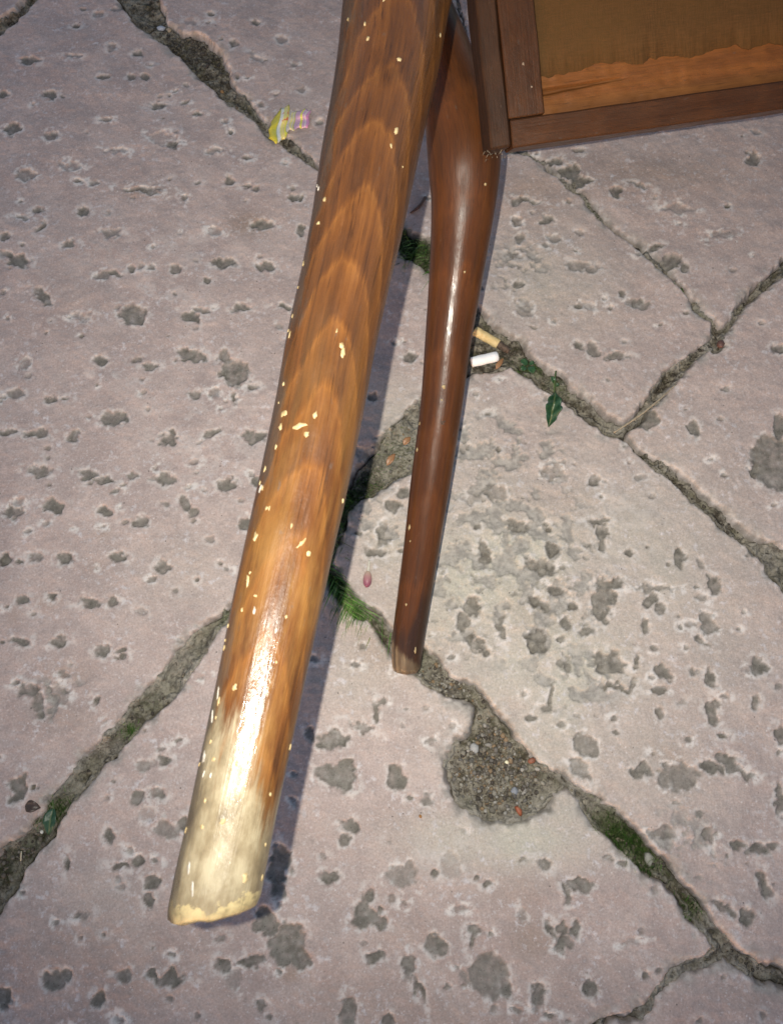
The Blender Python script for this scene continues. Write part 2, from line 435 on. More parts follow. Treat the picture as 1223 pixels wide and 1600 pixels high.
# ------------------------------------------------------------------ surface fields of the paving
pit = np.zeros(X.shape, np.float32); pdep = np.zeros(X.shape, np.float32); rim = np.zeros(X.shape, np.float32)
warpA = fbm(X, Y, 0.0065, 3, 2) - 0.5
warpB = fbm(X, Y, 0.0065, 3, 7) - 0.5
warpC = fbm(X, Y, 0.0026, 2, 11) - 0.5
warpD = fbm(X, Y, 0.0026, 2, 13) - 0.5
rimn = fbm(X, Y, 0.004, 2, 9)
def window(cx, cy, r):
    i0, i1 = np.searchsorted(ys, [cy - r, cy + r]); j0, j1 = np.searchsorted(xs, [cx - r, cx + r])
    return slice(i0, i1), slice(j0, j1)
def add_pit(px, py, hw, hh, ang=0.0, depth=1.0, dark=1.0, rimk=0.5, rough=1.0):
    g = G(px, py); sc = depth_at(px, py) / F
    a, b = hw * sc, hh * sc / math.cos(TH) * 0.97
    w = window(g[0], g[1], max(a, b) * 2.2 + 0.004)
    x = X[w] - g[0]; y = Y[w] - g[1]
    amp = min(max(a, b) * 0.62, 0.0055) * rough
    x = x + warpA[w] * amp * 2 + warpC[w] * min(.0026, max(a, b)); y = y + warpB[w] * amp * 2 + warpD[w] * min(.0026, max(a, b))
    t = math.radians(-ang); c, s = math.cos(t), math.sin(t)
    u = (x * c + y * s) / a; v = (-x * s + y * c) / b
    r = np.sqrt(u * u + v * v)
    soft = min(0.30, 0.0007 / min(a, b) + 0.04)
    m = sstep(1 + soft, 1 - soft, r)
    pit[w] = np.maximum(pit[w], m * dark)
    pdep[w] = np.maximum(pdep[w], sstep(1.02 + soft, 0.85 - soft, r) * 0.0021 * depth)
    rr = (r - 1) * min(a, b)
    k = sstep(0.0034, 0.0008, np.abs(rr - 0.0009)) * sstep(0.40, 0.56, rimn[w]) * min(1, rimk * 1.3)
    rim[w] = np.maximum(rim[w], k)

# x, y, half width, half height, tilt (degrees), optional depth / darkness / rim  -- measured hollows of the stone faces
PITS = '''50 95 14 7;115 88 12 5 0 .6 .5;162 120 10 6;205 120 6 6;226 121 8 6;215 83 8 5;175 72 8 7 0 .7 .6;118 40 6 4;155 20 9 6 0 .6 .5;5 145 8 6;78 148 12 8;245 165 13 5;290 160 7 4 0 1 1 1;310 177 7 4 0 1 1 1;165 186 9 4 0 1 .8 1;20 202 14 11 0 1 .9 1;78 212 11 7 0 1 .8 1;180 236 20 4 10 .6 .4 1;268 226 10 7 0 1 1 1;258 216 26 12 10 .5 .2 1;335 236 12 5 -10 .8 .6 1;388 247 7 3 0 1 1 1;360 205 4 4 0 1 1 1;110 258 18 7 10 .6 .35 1;40 272 14 10 0 .7 .6 1;145 285 8 5 0 .8 .7 1;222 296 30 5 8 1 .8 1;358 282 6 8;385 292 8 3;400 295 6 5;458 308 8 6;470 309 4 5;133 330 12 10;35 340 11 3 0 .8 .7 1;58 328 8 4;66 355 5 9 30;172 364 18 6 0 .8 .6;8 370 8 6;108 381 12 6;35 383 3 3;335 362 13 7 0 .6 .4 1;411 352 20 8;473 360 7 10;25 405 28 8 18;160 430 10 6 0 .8 .7 1;178 427 12 5;206 420 5 5;220 417 5 5 0 .7 .6;275 420 10 9;348 412 18 7;416 418 15 8 18;323 438 5 5;65 462 18 9 30;207 492 22 17;300 495 20 10 15;322 486 7 5;380 480 14 7;125 493 16 6 0 .5 .4;445 478 12 4;437 510 8 5 0 .5 .5;127 525 4 4 0 1 .8 1;72 520 2 2;40 566 11 10 0 .6 .5 1;158 563 9 7;235 572 12 7;300 555 22 11;350 560 14 12;372 585 18 20;365 578 22 18;395 606 10 6;305 616 10 7;335 614 10 9 0 .7 .6 1;365 622 4 9;28 614 13 9 0 .8 .7;80 623 10 6;102 622 5 2;178 654 20 15;152 601 2 2 0 1 .9 1;14 675 14 7;60 676 18 7;114 682 11 9;265 686 13 12;330 678 12 7;398 683 18 10;62 735 18 7;135 740 15 9;160 750 16 4;208 744 8 5;258 748 18 8;355 757 15 11;400 752 8 8;22 798 17 11 0 1 .9 1;30 784 10 5 0 .5 .4 1;84 791 18 11;162 800 13 7;288 785 10 12;302 800 10 11;220 816 12 7;385 820 10 12;8 874 10 9 0 2 1.3;54 871 12 7 0 .8 .8;30 878 5 3;103 872 12 8;186 871 14 9;256 884 14 9;307 907 3 3;345 880 3 3;36 937 12 7;82 932 8 6;145 939 18 6;178 939 8 6;30 1002 13 7;92 1004 15 8 -15;162 1016 12 8;190 1018 8 4;188 1027 12 2;3 1003 5 3
45 1078 16 12;58 1098 10 14;62 1114 5 8;95 1085 18 14 0 .5 .4 1;28 1232 14 20;53 1230 3 3 0 2 1.3;150 1095 5 7;225 1195 9 10 0 .7 .7;258 1190 12 10;215 1247 11 9;245 1242 12 7;262 1297 20 14 0 .6 .7;230 1272 10 12 30 .4 .3;288 1290 8 14;170 1307 11 11;105 1350 4 10;190 1352 14 4;216 1345 8 8;238 1378 13 12;232 1408 8 10;85 1530 18 14;104 1524 7 8;196 1523 14 7;262 1526 30 8;5 1562 10 16;155 1560 11 12;350 1508 13 11;390 1503 20 8;365 1530 12 14 0 .5 .4 1;409 1570 6 8;420 1440 16 22 -40;450 1475 34 24 -35;470 1498 14 14;437 1362 16 38;484 1145 8 12;520 1155 22 16;588 1112 5 16;566 1137 18 4 15 .8 .8;525 1213 32 18 22;538 1200 14 14;620 1215 15 16;545 1290 19 9 22;540 1312 9 8;515 1370 13 11;580 1432 26 12 20;575 1408 6 14;562 1440 12 10;585 1495 13 8;543 1580 13 22;605 1595 10 9;640 1245 5 4;668 1250 13 7 25 .6 .9;630 1368 26 15 0 .6 .7 1;680 1365 6 5 0 1 1 .3;745 1372 5 4;762 1382 7 5;702 1350 16 18 0 .3 .25;905 1385 18 12;885 1395 6 12 -20;850 1350 12 6 20;740 1455 12 8;735 1470 4 10;880 1450 10 12;862 1455 7 14 -30;898 1452 6 12 20;882 1472 14 8;682 1478 18 14 30;640 1508 10 16;655 1545 6 22 -20;765 1525 30 32 0 .8 .85 .6 .4;790 1545 12 14;725 1525 8 8 0 .6 .6 1;922 1545 14 14;840 1555 11 13 30;985 1473 14 4 0 .4 .3 1;1008 1525 6 5;815 1430 6 10 0 .4 .5
915 1165 16 18 0 1 .8 1;900 1198 12 10 0 .8 .7;910 1205 5 18 -30 .8 .8;1000 1205 18 13;1060 1215 30 20 0 .9 .8 1;1112 1198 22 12 15;1140 1190 18 8 20;1155 1206 20 7 20 .9 .9 1;1035 1304 18 12 0 .6 .7;1105 1305 9 15 0 .9 .8 1;1154 1323 12 7;1186 1330 18 9;1205 1322 8 5;1194 1385 10 18 -30;1128 1415 16 8 30;1163 1432 14 10;1110 1115 11 16;1130 1150 8 5;1180 1100 7 12;1031 1114 7 11;1033 1050 14 11;1028 1080 12 6 0 1 .9 1;955 1040 24 15;945 1025 20 10;960 1075 20 5 10;985 1068 16 5 -45;858 1090 5 20;855 1110 10 6 0 1 .8 1;830 1120 10 6;1220 1150 10 14;1218 1255 8 22
928 752 9 10 30;932 815 16 5;938 835 9 14;942 852 7 10;982 864 8 5 30;1000 745 8 5 0 .6 .6;757 865 11 22 -10;745 825 5 6;805 820 18 7 20;815 818 5 4;853 820 6 3;858 829 5 4;850 885 18 12 30;862 860 9 12;835 882 14 8;835 940 12 8;868 925 16 7 20;850 948 6 9;884 975 10 9;835 1000 16 18 0 1.5 .9 1;830 1012 8 10 0 2 1.2;945 930 20 16;938 945 13 24;950 910 24 9;895 948 7 7;1015 937 14 9 -30;1030 950 7 9;1018 920 28 4 0 .7 .7 1;1061 873 8 14;1112 915 12 18;1095 882 6 8 0 .6 .6;1005 978 8 11;1104 975 14 18 0 .9 .8 1;1095 1003 14 4 30;885 1042 9 10;738 948 14 16;785 985 8 18;742 1005 18 6 30;722 970 10 14;760 1020 6 6;876 1000 8 4;915 985 12 5 -30;1110 1060 10 14;1185 1038 13 14;1120 1100 7 10;995 1030 4 8;725 700 10 8 0 .6 .5;772 770 18 12 0 .8 .6;860 735 18 12 0 .8 .55 1;740 780 18 10 0 .7 .4;705 720 10 10 0 .7 .5
1082 670 10 16;1209 722 38 46 0 .8 .95 .6 .6;1218 668 10 22;1178 735 6 14 0 1.5 1.1;1010 657 20 13;1120 543 11 9 0 2 1.2;1130 742 4 4 0 1 .7 1;1195 862 24 12;1215 890 10 16;1215 545 10 8
808 345 8 8 0 1 .8 1;822 312 18 4 8;806 315 8 6;812 372 8 10 30 .8 .8;855 345 11 8;866 373 10 9 0 .6 .6 1;912 417 24 8 8 .7 .7;1000 474 15 8;985 472 10 7 0 .6 .6 1;902 480 8 5;918 478 12 6 0 .6 .3 1;970 458 5 5;1045 405 20 12 -30 1.6 1.1;1068 415 8 10;1022 385 12 5 -30;890 268 14 14 -30 1.5 1.1;905 283 16 12 0 1.5 1.1;868 252 12 8 -30;962 300 10 10;1000 290 14 4 15 .6 .7;1136 322 4 4;1178 246 12 14 0 1.3 .9;1128 368 24 7 -10 .4 .4 1;1060 325 26 8 0 .4 .4 1;810 445 8 7;818 485 16 12 30 .5 .5 1;925 545 10 12 0 .8 .8;962 555 18 6;905 540 8 5;800 395 12 5 20 .5 .6;1118 545 6 6;905 235 8 5;1070 490 5 4;700 320 8 6;640 558 12 8;582 622 9 7
612 720 10 14 0 .6 .5;598 835 9 18 0 1 .8 1;588 862 16 8;612 790 14 9;630 770 12 7;560 835 6 4;625 860 8 4;452 180 10 5 0 .6 .5;330 22 6 4;365 68 6 8;400 35 8 5;372 118 4 5;470 140 8 6 0 .6 .5;440 60 8 6 0 .6 .5;500 190 6 5;400 90 14 6 40 .5 .4;300 35 12 6 0 .4 .3'''
for tok in PITS.replace('\n', ';').split(';'):
    q = [float(t) for t in tok.split()]
    add_pit(*q)
# smaller unlisted ones
for _ in range(420):
    px, py = rng.uniform(-40, 1260), rng.uniform(-20, 1620)
    r = rng.uniform(1.5, 4.2) * (1.25 if py > 900 else 1)
    add_pit(px, py, r * rng.uniform(1, 1.9), r, rng.uniform(-30, 30), rng.uniform(.4, 1), rng.uniform(.3, .9), rng.choice([0.3, 1.0]))
# and on the stones out of view, coarser
for _ in range(900):
    a, b = rng.uniform(-1.5, 1.5), rng.uniform(-1.4, 1.8)
    if abs(a) < xhi + .02 and ylo - .02 < b < yhi + .02: continue
    w = window(a, b, 0.03)
    if pit[w].size < 4: continue
    r = np.hypot((X[w] - a) / rng.uniform(.6, 1.4), Y[w] - b) / rng.uniform(.006, .013)
    m = sstep(1.3, .7, r + warpA[w]); pit[w] = np.maximum(pit[w], m); pdep[w] = np.maximum(pdep[w], m * .0014)

pit *= np.clip(.62 + .75 * fbm(X, Y, .011, 4, 12, .65) , 0, 1)
pit *= np.clip(.70 + .9 * (fbm(X, Y, .0035, 2, 3) - .2), .55, 1)
def blobs(lst):
    out = np.zeros(X.shape, np.float32)
    for px, py, rx, ry, k in lst:
        g = G(px, py); sc = depth_at(px, py) / F
        w = window(g[0], g[1], 2.6 * max(rx, ry) * sc)
        r2 = ((X[w] - g[0]) / (rx * sc)) ** 2 + ((Y[w] - g[1]) / (ry * sc)) ** 2
        out[w] = np.maximum(out[w], np.exp(-r2) * k)
    return out
cloud = fbm(X, Y, 0.03, 4, 11)
tone = blobs([(960,900,270,230,.55),(780,900,190,170,1.0),(860,1030,190,130,.9),(700,700,110,110,.55),(850,1150,150,110,.7),(790,1310,150,45,1.0),(880,1270,60,40,.8),(610,850,70,120,.6),
              (560,1050,90,90,.35),(1010,1180,120,120,.4),(620,640,60,60,.6),(850,430,120,110,.45),(160,1400,90,60,.15),(300,900,120,80,.2)])
tone = np.clip(tone * (0.55 + 0.9 * cloud), 0, 1)
brown = blobs([(385,350,34,22,.9),(225,300,40,12,.55),(75,940,22,12,.45),(22,960,12,18,.45),(105,1055,36,24,.55),(110,1120,60,30,.35),(830,1470,40,40,.55),(800,1400,60,30,.3),
               (455,1522,20,14,.8),(830,300,60,50,.45),(1000,270,160,40,.45),(900,250,60,30,.35),(650,1450,200,80,.18),(300,1560,200,60,.2),(590,1010,40,40,.35),(1050,1180,20,16,.4),
               (1170,1560,60,30,.25),(100,1530,260,90,.4),(700,1570,320,70,.35),(420,1300,200,60,.15),(162,830,12,14,.4),(150,885,20,10,.35),(120,470,60,60,.12),(840,950,60,40,.35),(870,780,50,20,.3)])
brown = np.clip(brown * (0.4 + 1.2 * cloud), 0, 1)
# broken, scaly patches
zone = blobs([(800,880,120,130,1),(770,720,110,70,.8),(720,930,80,90,.9),(700,1000,60,40,.7),(600,820,50,80,.6),(900,1060,90,60,.45),(815,430,60,80,.4),(600,700,60,40,.5),(1060,1330,90,90,.35),(90,1090,50,40,.5)])
cn = fbm(X, Y, 0.011, 4, 5, 0.6)
chip = sstep(0.51, 0.58, cn + 0.12 * (zone - 0.6)) * sstep(0.1, 0.35, zone)
white = blobs([(330,690,120,90,.4),(160,590,40,20,.7),(930,905,24,18,1.0),(690,1330,60,30,.5),(310,1200,40,30,.2),(250,460,60,30,.5),(240,390,150,40,.35),(960,790,80,60,.4),(840,600,60,60,.5)])
rim = np.clip(np.maximum(rim, white * sstep(0.45, 0.62, fbm(X, Y, 0.008, 3, 1)) * 0.8), 0, 1)
relief = (fbm(X, Y, 0.05, 3, 3) - .5) * 0.0034 + (fbm(X, Y, 0.009, 3, 6) - .5) * 0.0011 * (1 + 2.4 * zone) + (fbm(X, Y, 0.0028, 2, 8) - .5) * 0.0005 * (1 + zone)
relief = relief - pdep - chip * 0.0017
ern = fbm(X, Y, 0.012, 3, 13)

pavement_verts = None
def stone_from(mask_sdf, level, tilt, name):
    s = mask_sdf
    keep = s > -0.0055
    i = np.where(keep.any(axis=1))[0]; j = np.where(keep.any(axis=0))[0]
    i0, i1, j0, j1 = i[0], i[-1] + 1, j[0], j[-1] + 1
    s = s[i0:i1, j0:j1]; kp = keep[i0:i1, j0:j1]
    x = X[i0:i1, j0:j1]; y = Y[i0:i1, j0:j1]
    e = 0.0018 + 0.0045 * sstep(.45, .75, ern[i0:i1, j0:j1])
    t = np.clip((e - s) / e, 0, 1)
    drop = e * 0.62 * (1 - np.sqrt(np.maximum(0, 1 - t * t)))
    drop = drop + np.where(s < 0, -s * 2.6, 0)
    xm, ym = x.mean(), y.mean()
    z = level + tilt[0] * (x - xm) + tilt[1] * (y - ym) + relief[i0:i1, j0:j1] - drop
    # grimy broken margin
    q = kp[:-1, :-1] & kp[1:, :-1] & kp[:-1, 1:] & kp[1:, 1:]
    idx = -np.ones(s.shape, np.int64)
    used = np.zeros(s.shape, bool)
    used[:-1, :-1] |= q; used[1:, :-1] |= q; used[:-1, 1:] |= q; used[1:, 1:] |= q
    idx[used] = np.arange(used.sum())
    f = np.stack([idx[:-1, :-1][q], idx[:-1, 1:][q], idx[1:, 1:][q], idx[1:, :-1][q]], axis=1)
    vs = np.stack([x[used], y[used], z[used]], axis=1)
    me = mesh_from(name, vs, f)
    grime = sstep(0.0022, -0.0025, s + 0.007 * (rimn[i0:i1, j0:j1] - .5))
    erode = sstep(.52, .7, ern[i0:i1, j0:j1]) * sstep(0.010, 0.002, s)
    pt = np.maximum(pit[i0:i1, j0:j1], np.clip(grime, 0, 1) * 0.6)
    set_attr(me, 'pit', pt[used]); 
    rm = np.maximum(rim[i0:i1, j0:j1], 0.40 * sstep(.007, .001, s) * sstep(.45, .62, rimn[i0:i1, j0:j1]))
    set_attr(me, 'rim', rm[used]); set_attr(me, 'tone', tone[i0:i1, j0:j1][used])
    set_attr(me, 'brown', brown[i0:i1, j0:j1][used])
    set_attr(me, 'chip', np.maximum(chip[i0:i1, j0:j1], erode * .8)[used])
    return me

# bed of soil and mortar that fills the joints: one sheet under the stones
allin = np.maximum(inner, so)
bed_keep = allin < 0.010
bz = -0.0052 + (fbm(X, Y, 0.013, 3, 10) - .5) * 0.0085 + (fbm(X, Y, 0.0035, 3, 12) - .5) * 0.0044
mossf = np.clip(blobs([(985,1315,60,50,1.3),(1010,1360,30,20,.6),(1060,1420,40,20,.4),(545,920,40,40,1),(548,800,30,40,1),(650,385,35,40,1),(200,1145,16,12,1),(90,1265,30,26,.7),(620,700,50,40,.55),(830,575,24,16,.8),(870,600,20,20,.6),(1085,480,20,20,.3),(350,960,20,30,.6),(40,1340,60,60,.35),(400,170,30,20,.2),(930,320,20,20,.6),(660,1040,30,30,.3),(240,1080,60,60,.25)]), 0, 1)
mort = np.clip(blobs([(640,700,70,60,.75),(270,1030,60,60,.6),(300,1060,30,30,1.0),(190,1180,50,50,.45),(690,1060,50,40,.5),(1170,1490,70,40,.6),(1060,1510,70,30,.6),(965,665,20,12,.9),(1190,870,40,40,.7),(900,1260,40,30,.7),(975,1340,16,14,1.0),(845,1255,40,30,.6),(1060,540,30,30,.3),(702,1205,14,40,1.0),(735,1275,26,14,.9),(800,1283,40,10,1.0),(845,1266,24,16,1.0),(735,1120,20,14,.9),(350,985,30,26,.5),(100,1240,30,24,.4)]), 0, 1)
dj = np.clip(-allin, 0, .05)
open_soil = blobs([(300,80,130,110,1),(440,230,60,50,.8),(780,1205,62,62,1),(985,1310,70,60,.8),(1080,780,80,80,.45),(790,540,60,40,.8),(60,1330,70,60,.5)])
fil = sstep(.0058, .0008, dj + (fbm(X, Y, .008, 4, 14, .6) - .5) * .0095) * (1 - np.clip(open_soil, 0, 1)) * (allin < .0004)
crev = sstep(.0042, .0008, dj) * sstep(.47, .60, fbm(X, Y, .028, 4, 15, .6)) * (allin < .003)
fil = fil * (1 - crev)
mort = np.maximum(mort * (1 - crev), fil * (.45 + .8 * (fbm(X, Y, .02, 3, 2) - .2)))
mort = np.clip(mort, 0, 1)
bz = bz - crev * .0040 + fil * .0030 + (dj > .0035) * (1 - fil) * -.0012
bz = bz - blobs([(780,1205,75,75,1)]) * 0.001 + blobs([(640,700,60,60,1)]) * .0025
q = bed_keep[:-1, :-1] | bed_keep[1:, :-1] | bed_keep[:-1, 1:] | bed_keep[1:, 1:]
used = np.zeros(X.shape, bool)
used[:-1, :-1] |= q; used[1:, :-1] |= q; used[:-1, 1:] |= q; used[1:, 1:] |= q
idx = -np.ones(X.shape, np.int64); idx[used] = np.arange(used.sum())
f = np.stack([idx[:-1, :-1][q], idx[:-1, 1:][q], idx[1:, 1:][q], idx[1:, :-1][q]], axis=1)
me = mesh_from('pavement', np.stack([X[used], Y[used], bz[used]], axis=1), f)
set_attr(me, 'moss', mossf[used]); set_attr(me, 'crev', crev[used]); set_attr(me, 'mortar', mort[used])
pavement = link('pavement', me, MAT_SOIL); tag(pavement, 'stone pavement bedded in soil and crumbling mortar', kind='structure')

LEVEL = {'left': (0.0, (.001, 0)), 'bottom': (0.0003, (0, .001)), 'centre': (0.0008, (-.002, .001)), 'corner': (-.0006, (0, 0)), 'right': (0.0010, (.001, .001)),
         'top': (0.0002, (0, -.001)), 'upper': (-.0005, (.001, 0)), 'topleft': (0.0, (0, 0))}
for k, s in SDF:
    lv, tl = LEVEL[k]
    link('paving_stone', stone_from(s, lv, tl, 'paving_stone'), MAT_STONE, pavement)
for n in range(len(seeds)):
    s = np.where(who == n, so, -1.0).astype(np.float32)
    kk = s > 0
    if kk.sum() < 30: continue
    try:
        link('paving_stone', stone_from(s, rng.uniform(-.001, .001), (rng.uniform(-.002, .002), rng.uniform(-.002, .002)), 'paving_stone'), MAT_STONE, pavement)
    except ValueError:
        pass
# plain earth far beyond the paved part
gv = [(-40,-40,-.03),(40,-40,-.03),(40,40,-.03),(-40,40,-.03)]
gm = mesh_from('ground', gv, [(0, 1, 2, 3)])
ground = link('ground', gm, plain('bare_earth', (0.10, 0.085, 0.06), (0.16, 0.14, 0.11), 6, 0.95, 0.1)); tag(ground, 'bare earth round the paving', kind='structure')

def bed_height(x, y):
    i = min(max(np.searchsorted(ys, y), 0), ny - 1); j = min(max(np.searchsorted(xs, x), 0), nx - 1)
    return float(bz[i, j])
def in_stone(x, y):
    i = min(max(np.searchsorted(ys, y), 0), ny - 1); j = min(max(np.searchsorted(xs, x), 0), nx - 1)
    return float(allin[i, j])

# ------------------------------------------------------------------ legs: turned, tapering, swept along a measured axis
def catmull(vals, n):
    vals = np.asarray(vals, float); m = len(vals)
    t = np.linspace(0, m - 1, n); out = []
    for u in t:
        i = min(int(u), m - 2); f_ = u - i
        p0 = vals[max(i - 1, 0)]; p1 = vals[i]; p2 = vals[i + 1]; p3 = vals[min(i + 2, m - 1)]
        out.append(0.5 * ((2 * p1) + (-p0 + p2) * f_ + (2 * p0 - 5 * p1 + 4 * p2 - p3) * f_ ** 2 + (-p0 + 3 * p1 - 3 * p2 + p3) * f_ ** 3))
    return np.array(out)

class Leg:
    def __init__(s, rows, n=170, seg=64, cut=0.0, seed=1, chip=0.0):
        # rows: px, py, width px (measured square to the axis), depth ; from top to tip
        C = np.array([P(r[0], r[1], r[3]) for r in rows]); R = np.array([r[2] * r[3] / F / 2 for r in rows])
        seglen = np.r_[0, np.cumsum(np.linalg.norm(np.diff(C, axis=0), axis=1))]
        C = catmull(C, 400); R = catmull(R, 400)
        L = np.r_[0, np.cumsum(np.linalg.norm(np.diff(C, axis=0), axis=1))]
        u = np.linspace(0, L[-1], n)
        s.C = np.stack([np.interp(u, L, C[:, k]) for k in range(3)], 1); s.R = np.interp(u, L, R)
        s.h = L[-1] - u                                    # distance from the tip
        T = np.gradient(s.C, axis=0); T /= np.linalg.norm(T, axis=1)[:, None]
        N = CAM - s.C; N -= (N * T).sum(1)[:, None] * T; N /= np.linalg.norm(N, axis=1)[:, None]
        B = np.cross(N, T); B *= np.sign(B[0, 0])
        s.T, s.N, s.B, s.cut = T, N, B, cut
        ph = np.linspace(0, 2 * math.pi, seg, endpoint=False)
        r_ = np.random.default_rng(seed)
        verts = []; wood = []; hh = []; side = []
        wob = Noise(100 + seed)
        end_n = Noise(200 + seed)
        for i in range(n):
            cs, sn = np.cos(ph), np.sin(ph)
            rad = s.R[i] * (1 + 0.010 * (wob(cs * 2 + 9 + s.h[i] * 18, sn * 2 + 9) - .5) * 2)
            near = max(0.0, 1 - s.h[i] / 0.004)
            rad = rad * (1 - 0.045 * near ** 2)
            p = s.C[i] + rad[:, None] * (cs[:, None] * N[i] + sn[:, None] * B[i])
            k = max(0.0, 1 - s.h[i] / 0.05)
            p = p - T[i] * (cut * sn * s.R[i] * k)[:, None]
            if chip: p = p - T[i] * (chip * (end_n(cs * 3 + 20, sn * 3 + 20) - .35) * max(0, 1 - s.h[i] / 0.012))[:, None]
            verts.append(p)
            wood.append(np.stack([sn * s.R[i], cs * s.R[i], np.full(seg, s.h[i])], 1))
            hh.append(np.full(seg, s.h[i])); side.append(sn)
        verts = np.concatenate(verts); wood = np.concatenate(wood)
        faces = []
        for i in range(n - 1):
            for j in range(seg):
                a, b = i * seg + j, i * seg + (j + 1) % seg
                faces.append((a, b, b + seg, a + seg))
        faces = np.array(faces)
        # rounded end: inner rings then centre
        ends = []
        for which, i in ((0, 0), (1, n - 1)):
            ring = verts[i * seg:(i + 1) * seg]; c = ring.mean(0)
            base = len(verts)
            inn = c + (ring - c) * 0.82 + T[i] * (0.0012 if which else -0.0012)
            verts = np.concatenate([verts, inn, [c + T[i] * (0.0016 if which else -.0016)]])
            wood = np.concatenate([wood, wood[i * seg:(i + 1) * seg] * [.8, .8, 1], [[0, 0, s.h[i]]]])
            ee = []
            for j in range(seg):
                a, b = i * seg + j, i * seg + (j + 1) % seg
                faces = np.concatenate([faces, [(a, base + j, base + (j + 1) % seg, b)]]) if False else faces
                ee.append((a, b, base + (j + 1) % seg, base + j))
            ends.append((ee, base))
            hh.append(np.full(seg + 1, s.h[i])); side.append(np.r_[np.sin(ph), 0])
        fl_ = [tuple(q) for q in faces]
        for ee, base in ends:
            fl_ += ee
            fl_ += [(base + j, base + (j + 1) % seg, base + seg) for j in range(seg)]
        s.me = mesh_from('leg', verts, fl_)
        s.hh = np.concatenate(hh); s.side = np.concatenate(side)
        set_attr(s.me, 'wood', wood, 'FLOAT_VECTOR')
    def at(s, px, py):
        """surface point and normal that the photograph shows at a pixel"""
        r = ray(px, py); best = None
        rel = s.C - CAM
        dep = rel @ ZA
        pr = np.stack([CX + (rel @ XA) / dep * F, CY - (rel @ YA) / dep * F], 1)
        tp = np.gradient(pr, axis=0); tp /= np.linalg.norm(tp, axis=1)[:, None]
        along = np.abs(((np.array([px, py]) - pr) * tp).sum(1))
        i = int(np.argmin(along + 0.02 * np.linalg.norm(np.array([px, py]) - pr, axis=1)))
        off = np.array([px, py]) - pr[i]; lat = off[0] * abs(tp[i][1]) - off[1] * tp[i][0] * np.sign(tp[i][1])
        sn = np.clip(lat / (s.R[i] / dep[i] * F), -.97, .97); cs = math.sqrt(1 - sn * sn)
        nrm = cs * s.N[i] + sn * s.B[i]
        return s.C[i] + nrm * s.R[i], nrm, s.T[i]

def inv(y, y0, d0, y1, d1):
    return 1.0 / (1 / d0 + (1 / d1 - 1 / d0) * (y - y0) / (y1 - y0))
COS1 = 0.973
L1 = [(655,-170,186),(637,-80,178),(620,0,171),(607,90,165),(593,165,158),(578,240,154),(558,350,147),(541,430,143),(518,534,143),(500,634,142),(473,764,142),(457,834,141),(432,949,141),(408,1064,138),(382,1186,138),(362,1281,138),(345,1361,141),(333,1424,143)]
leg1 = Leg([(x, y, w * COS1, inv(y, 0, .375, 1420, .275)) for x, y, w in L1], cut=0.31, seed=3, chip=0.0016)
L2 = [(628,-120,56),(648,-60,60),(675,20,70),(694,80,84),(711,150,104),(723,215,117),(725,262,114),(723,325,101),(713,425,86),(700,530,73),(689,634,66),(673,749,63),(660,844,58),(643,959,53),(636,1014,50),(635,1046,45)]
tipz = 0.0112
tipd = float(np.dot(G(635, 1046, tipz) - CAM, ZA))
leg2 = Leg([(x, y, w * .985, float(np.interp(y, [-120, 20, 150, 262, 425, 1046], [.545, .543, .541, .543, .562, tipd]))) for x, y, w in L2], cut=0.0, seed=5, chip=0.0015)
for lg, kind in ((leg1, 0), (leg2, 1)):
    h, sd = lg.hh, lg.side
    if kind == 0:
        worn = sstep(0.042, -0.034, h - (0.047 - 0.018 * sd))
        lip = sstep(0.0105, 0.000, h) * np.clip(0.42 + 0.75 * np.abs(sd + .12), 0, 1) + .55 * sstep(.0022, 0, h)
        burn = np.zeros_like(h)
    else:
        worn = sstep(0.022, 0.004, h + 0.008 * sd); lip = sstep(0.008, 0.0, h) * .6
        burn = sstep(0.10, 0.03, h) * sstep(-.2, .7, sd) + .6 * sstep(.05, .02, h)
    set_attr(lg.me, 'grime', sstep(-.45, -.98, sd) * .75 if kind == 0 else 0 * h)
    set_attr(lg.me, 'dull', sstep(.28, .34, h) if kind else .25 * sstep(.12, .2, h))
    set_attr(lg.me, 'thin', sstep(.24, .05, h) * .8 if kind == 0 else 0 * h)
    set_attr(lg.me, 'worn', worn); set_attr(lg.me, 'lip', lip); set_attr(lg.me, 'burn', np.clip(burn, 0, 1))

# ------------------------------------------------------------------ the frame the legs belong to
P0 = P(768, 236, 0.485)
r = ray(1223, 170); q0 = CAM + r * ((P0[2] - H) / r[2])
E1 = q0 - P0; E1[2] = 0; E1 /= np.linalg.norm(E1)
ALPHA = math.radians(33)
flat = np.cross(np.array([0, 0, 1.0]), E1)
E2 = flat * math.cos(ALPHA) + np.array([0, 0, 1.0]) * math.sin(ALPHA)
EN = np.cross(E1, E2)                    # face normal, toward the camera
W, HT = 0.46, 0.44
def FR(a, b, c): return P0 + E1 * a + E2 * b + EN * c

furniture = empty('wooden_furniture', (P0[0], P0[1], 0.0))
tag(furniture, 'tipped old wooden furniture frame with tapering paint-flecked brown legs over the paving', 'furniture')

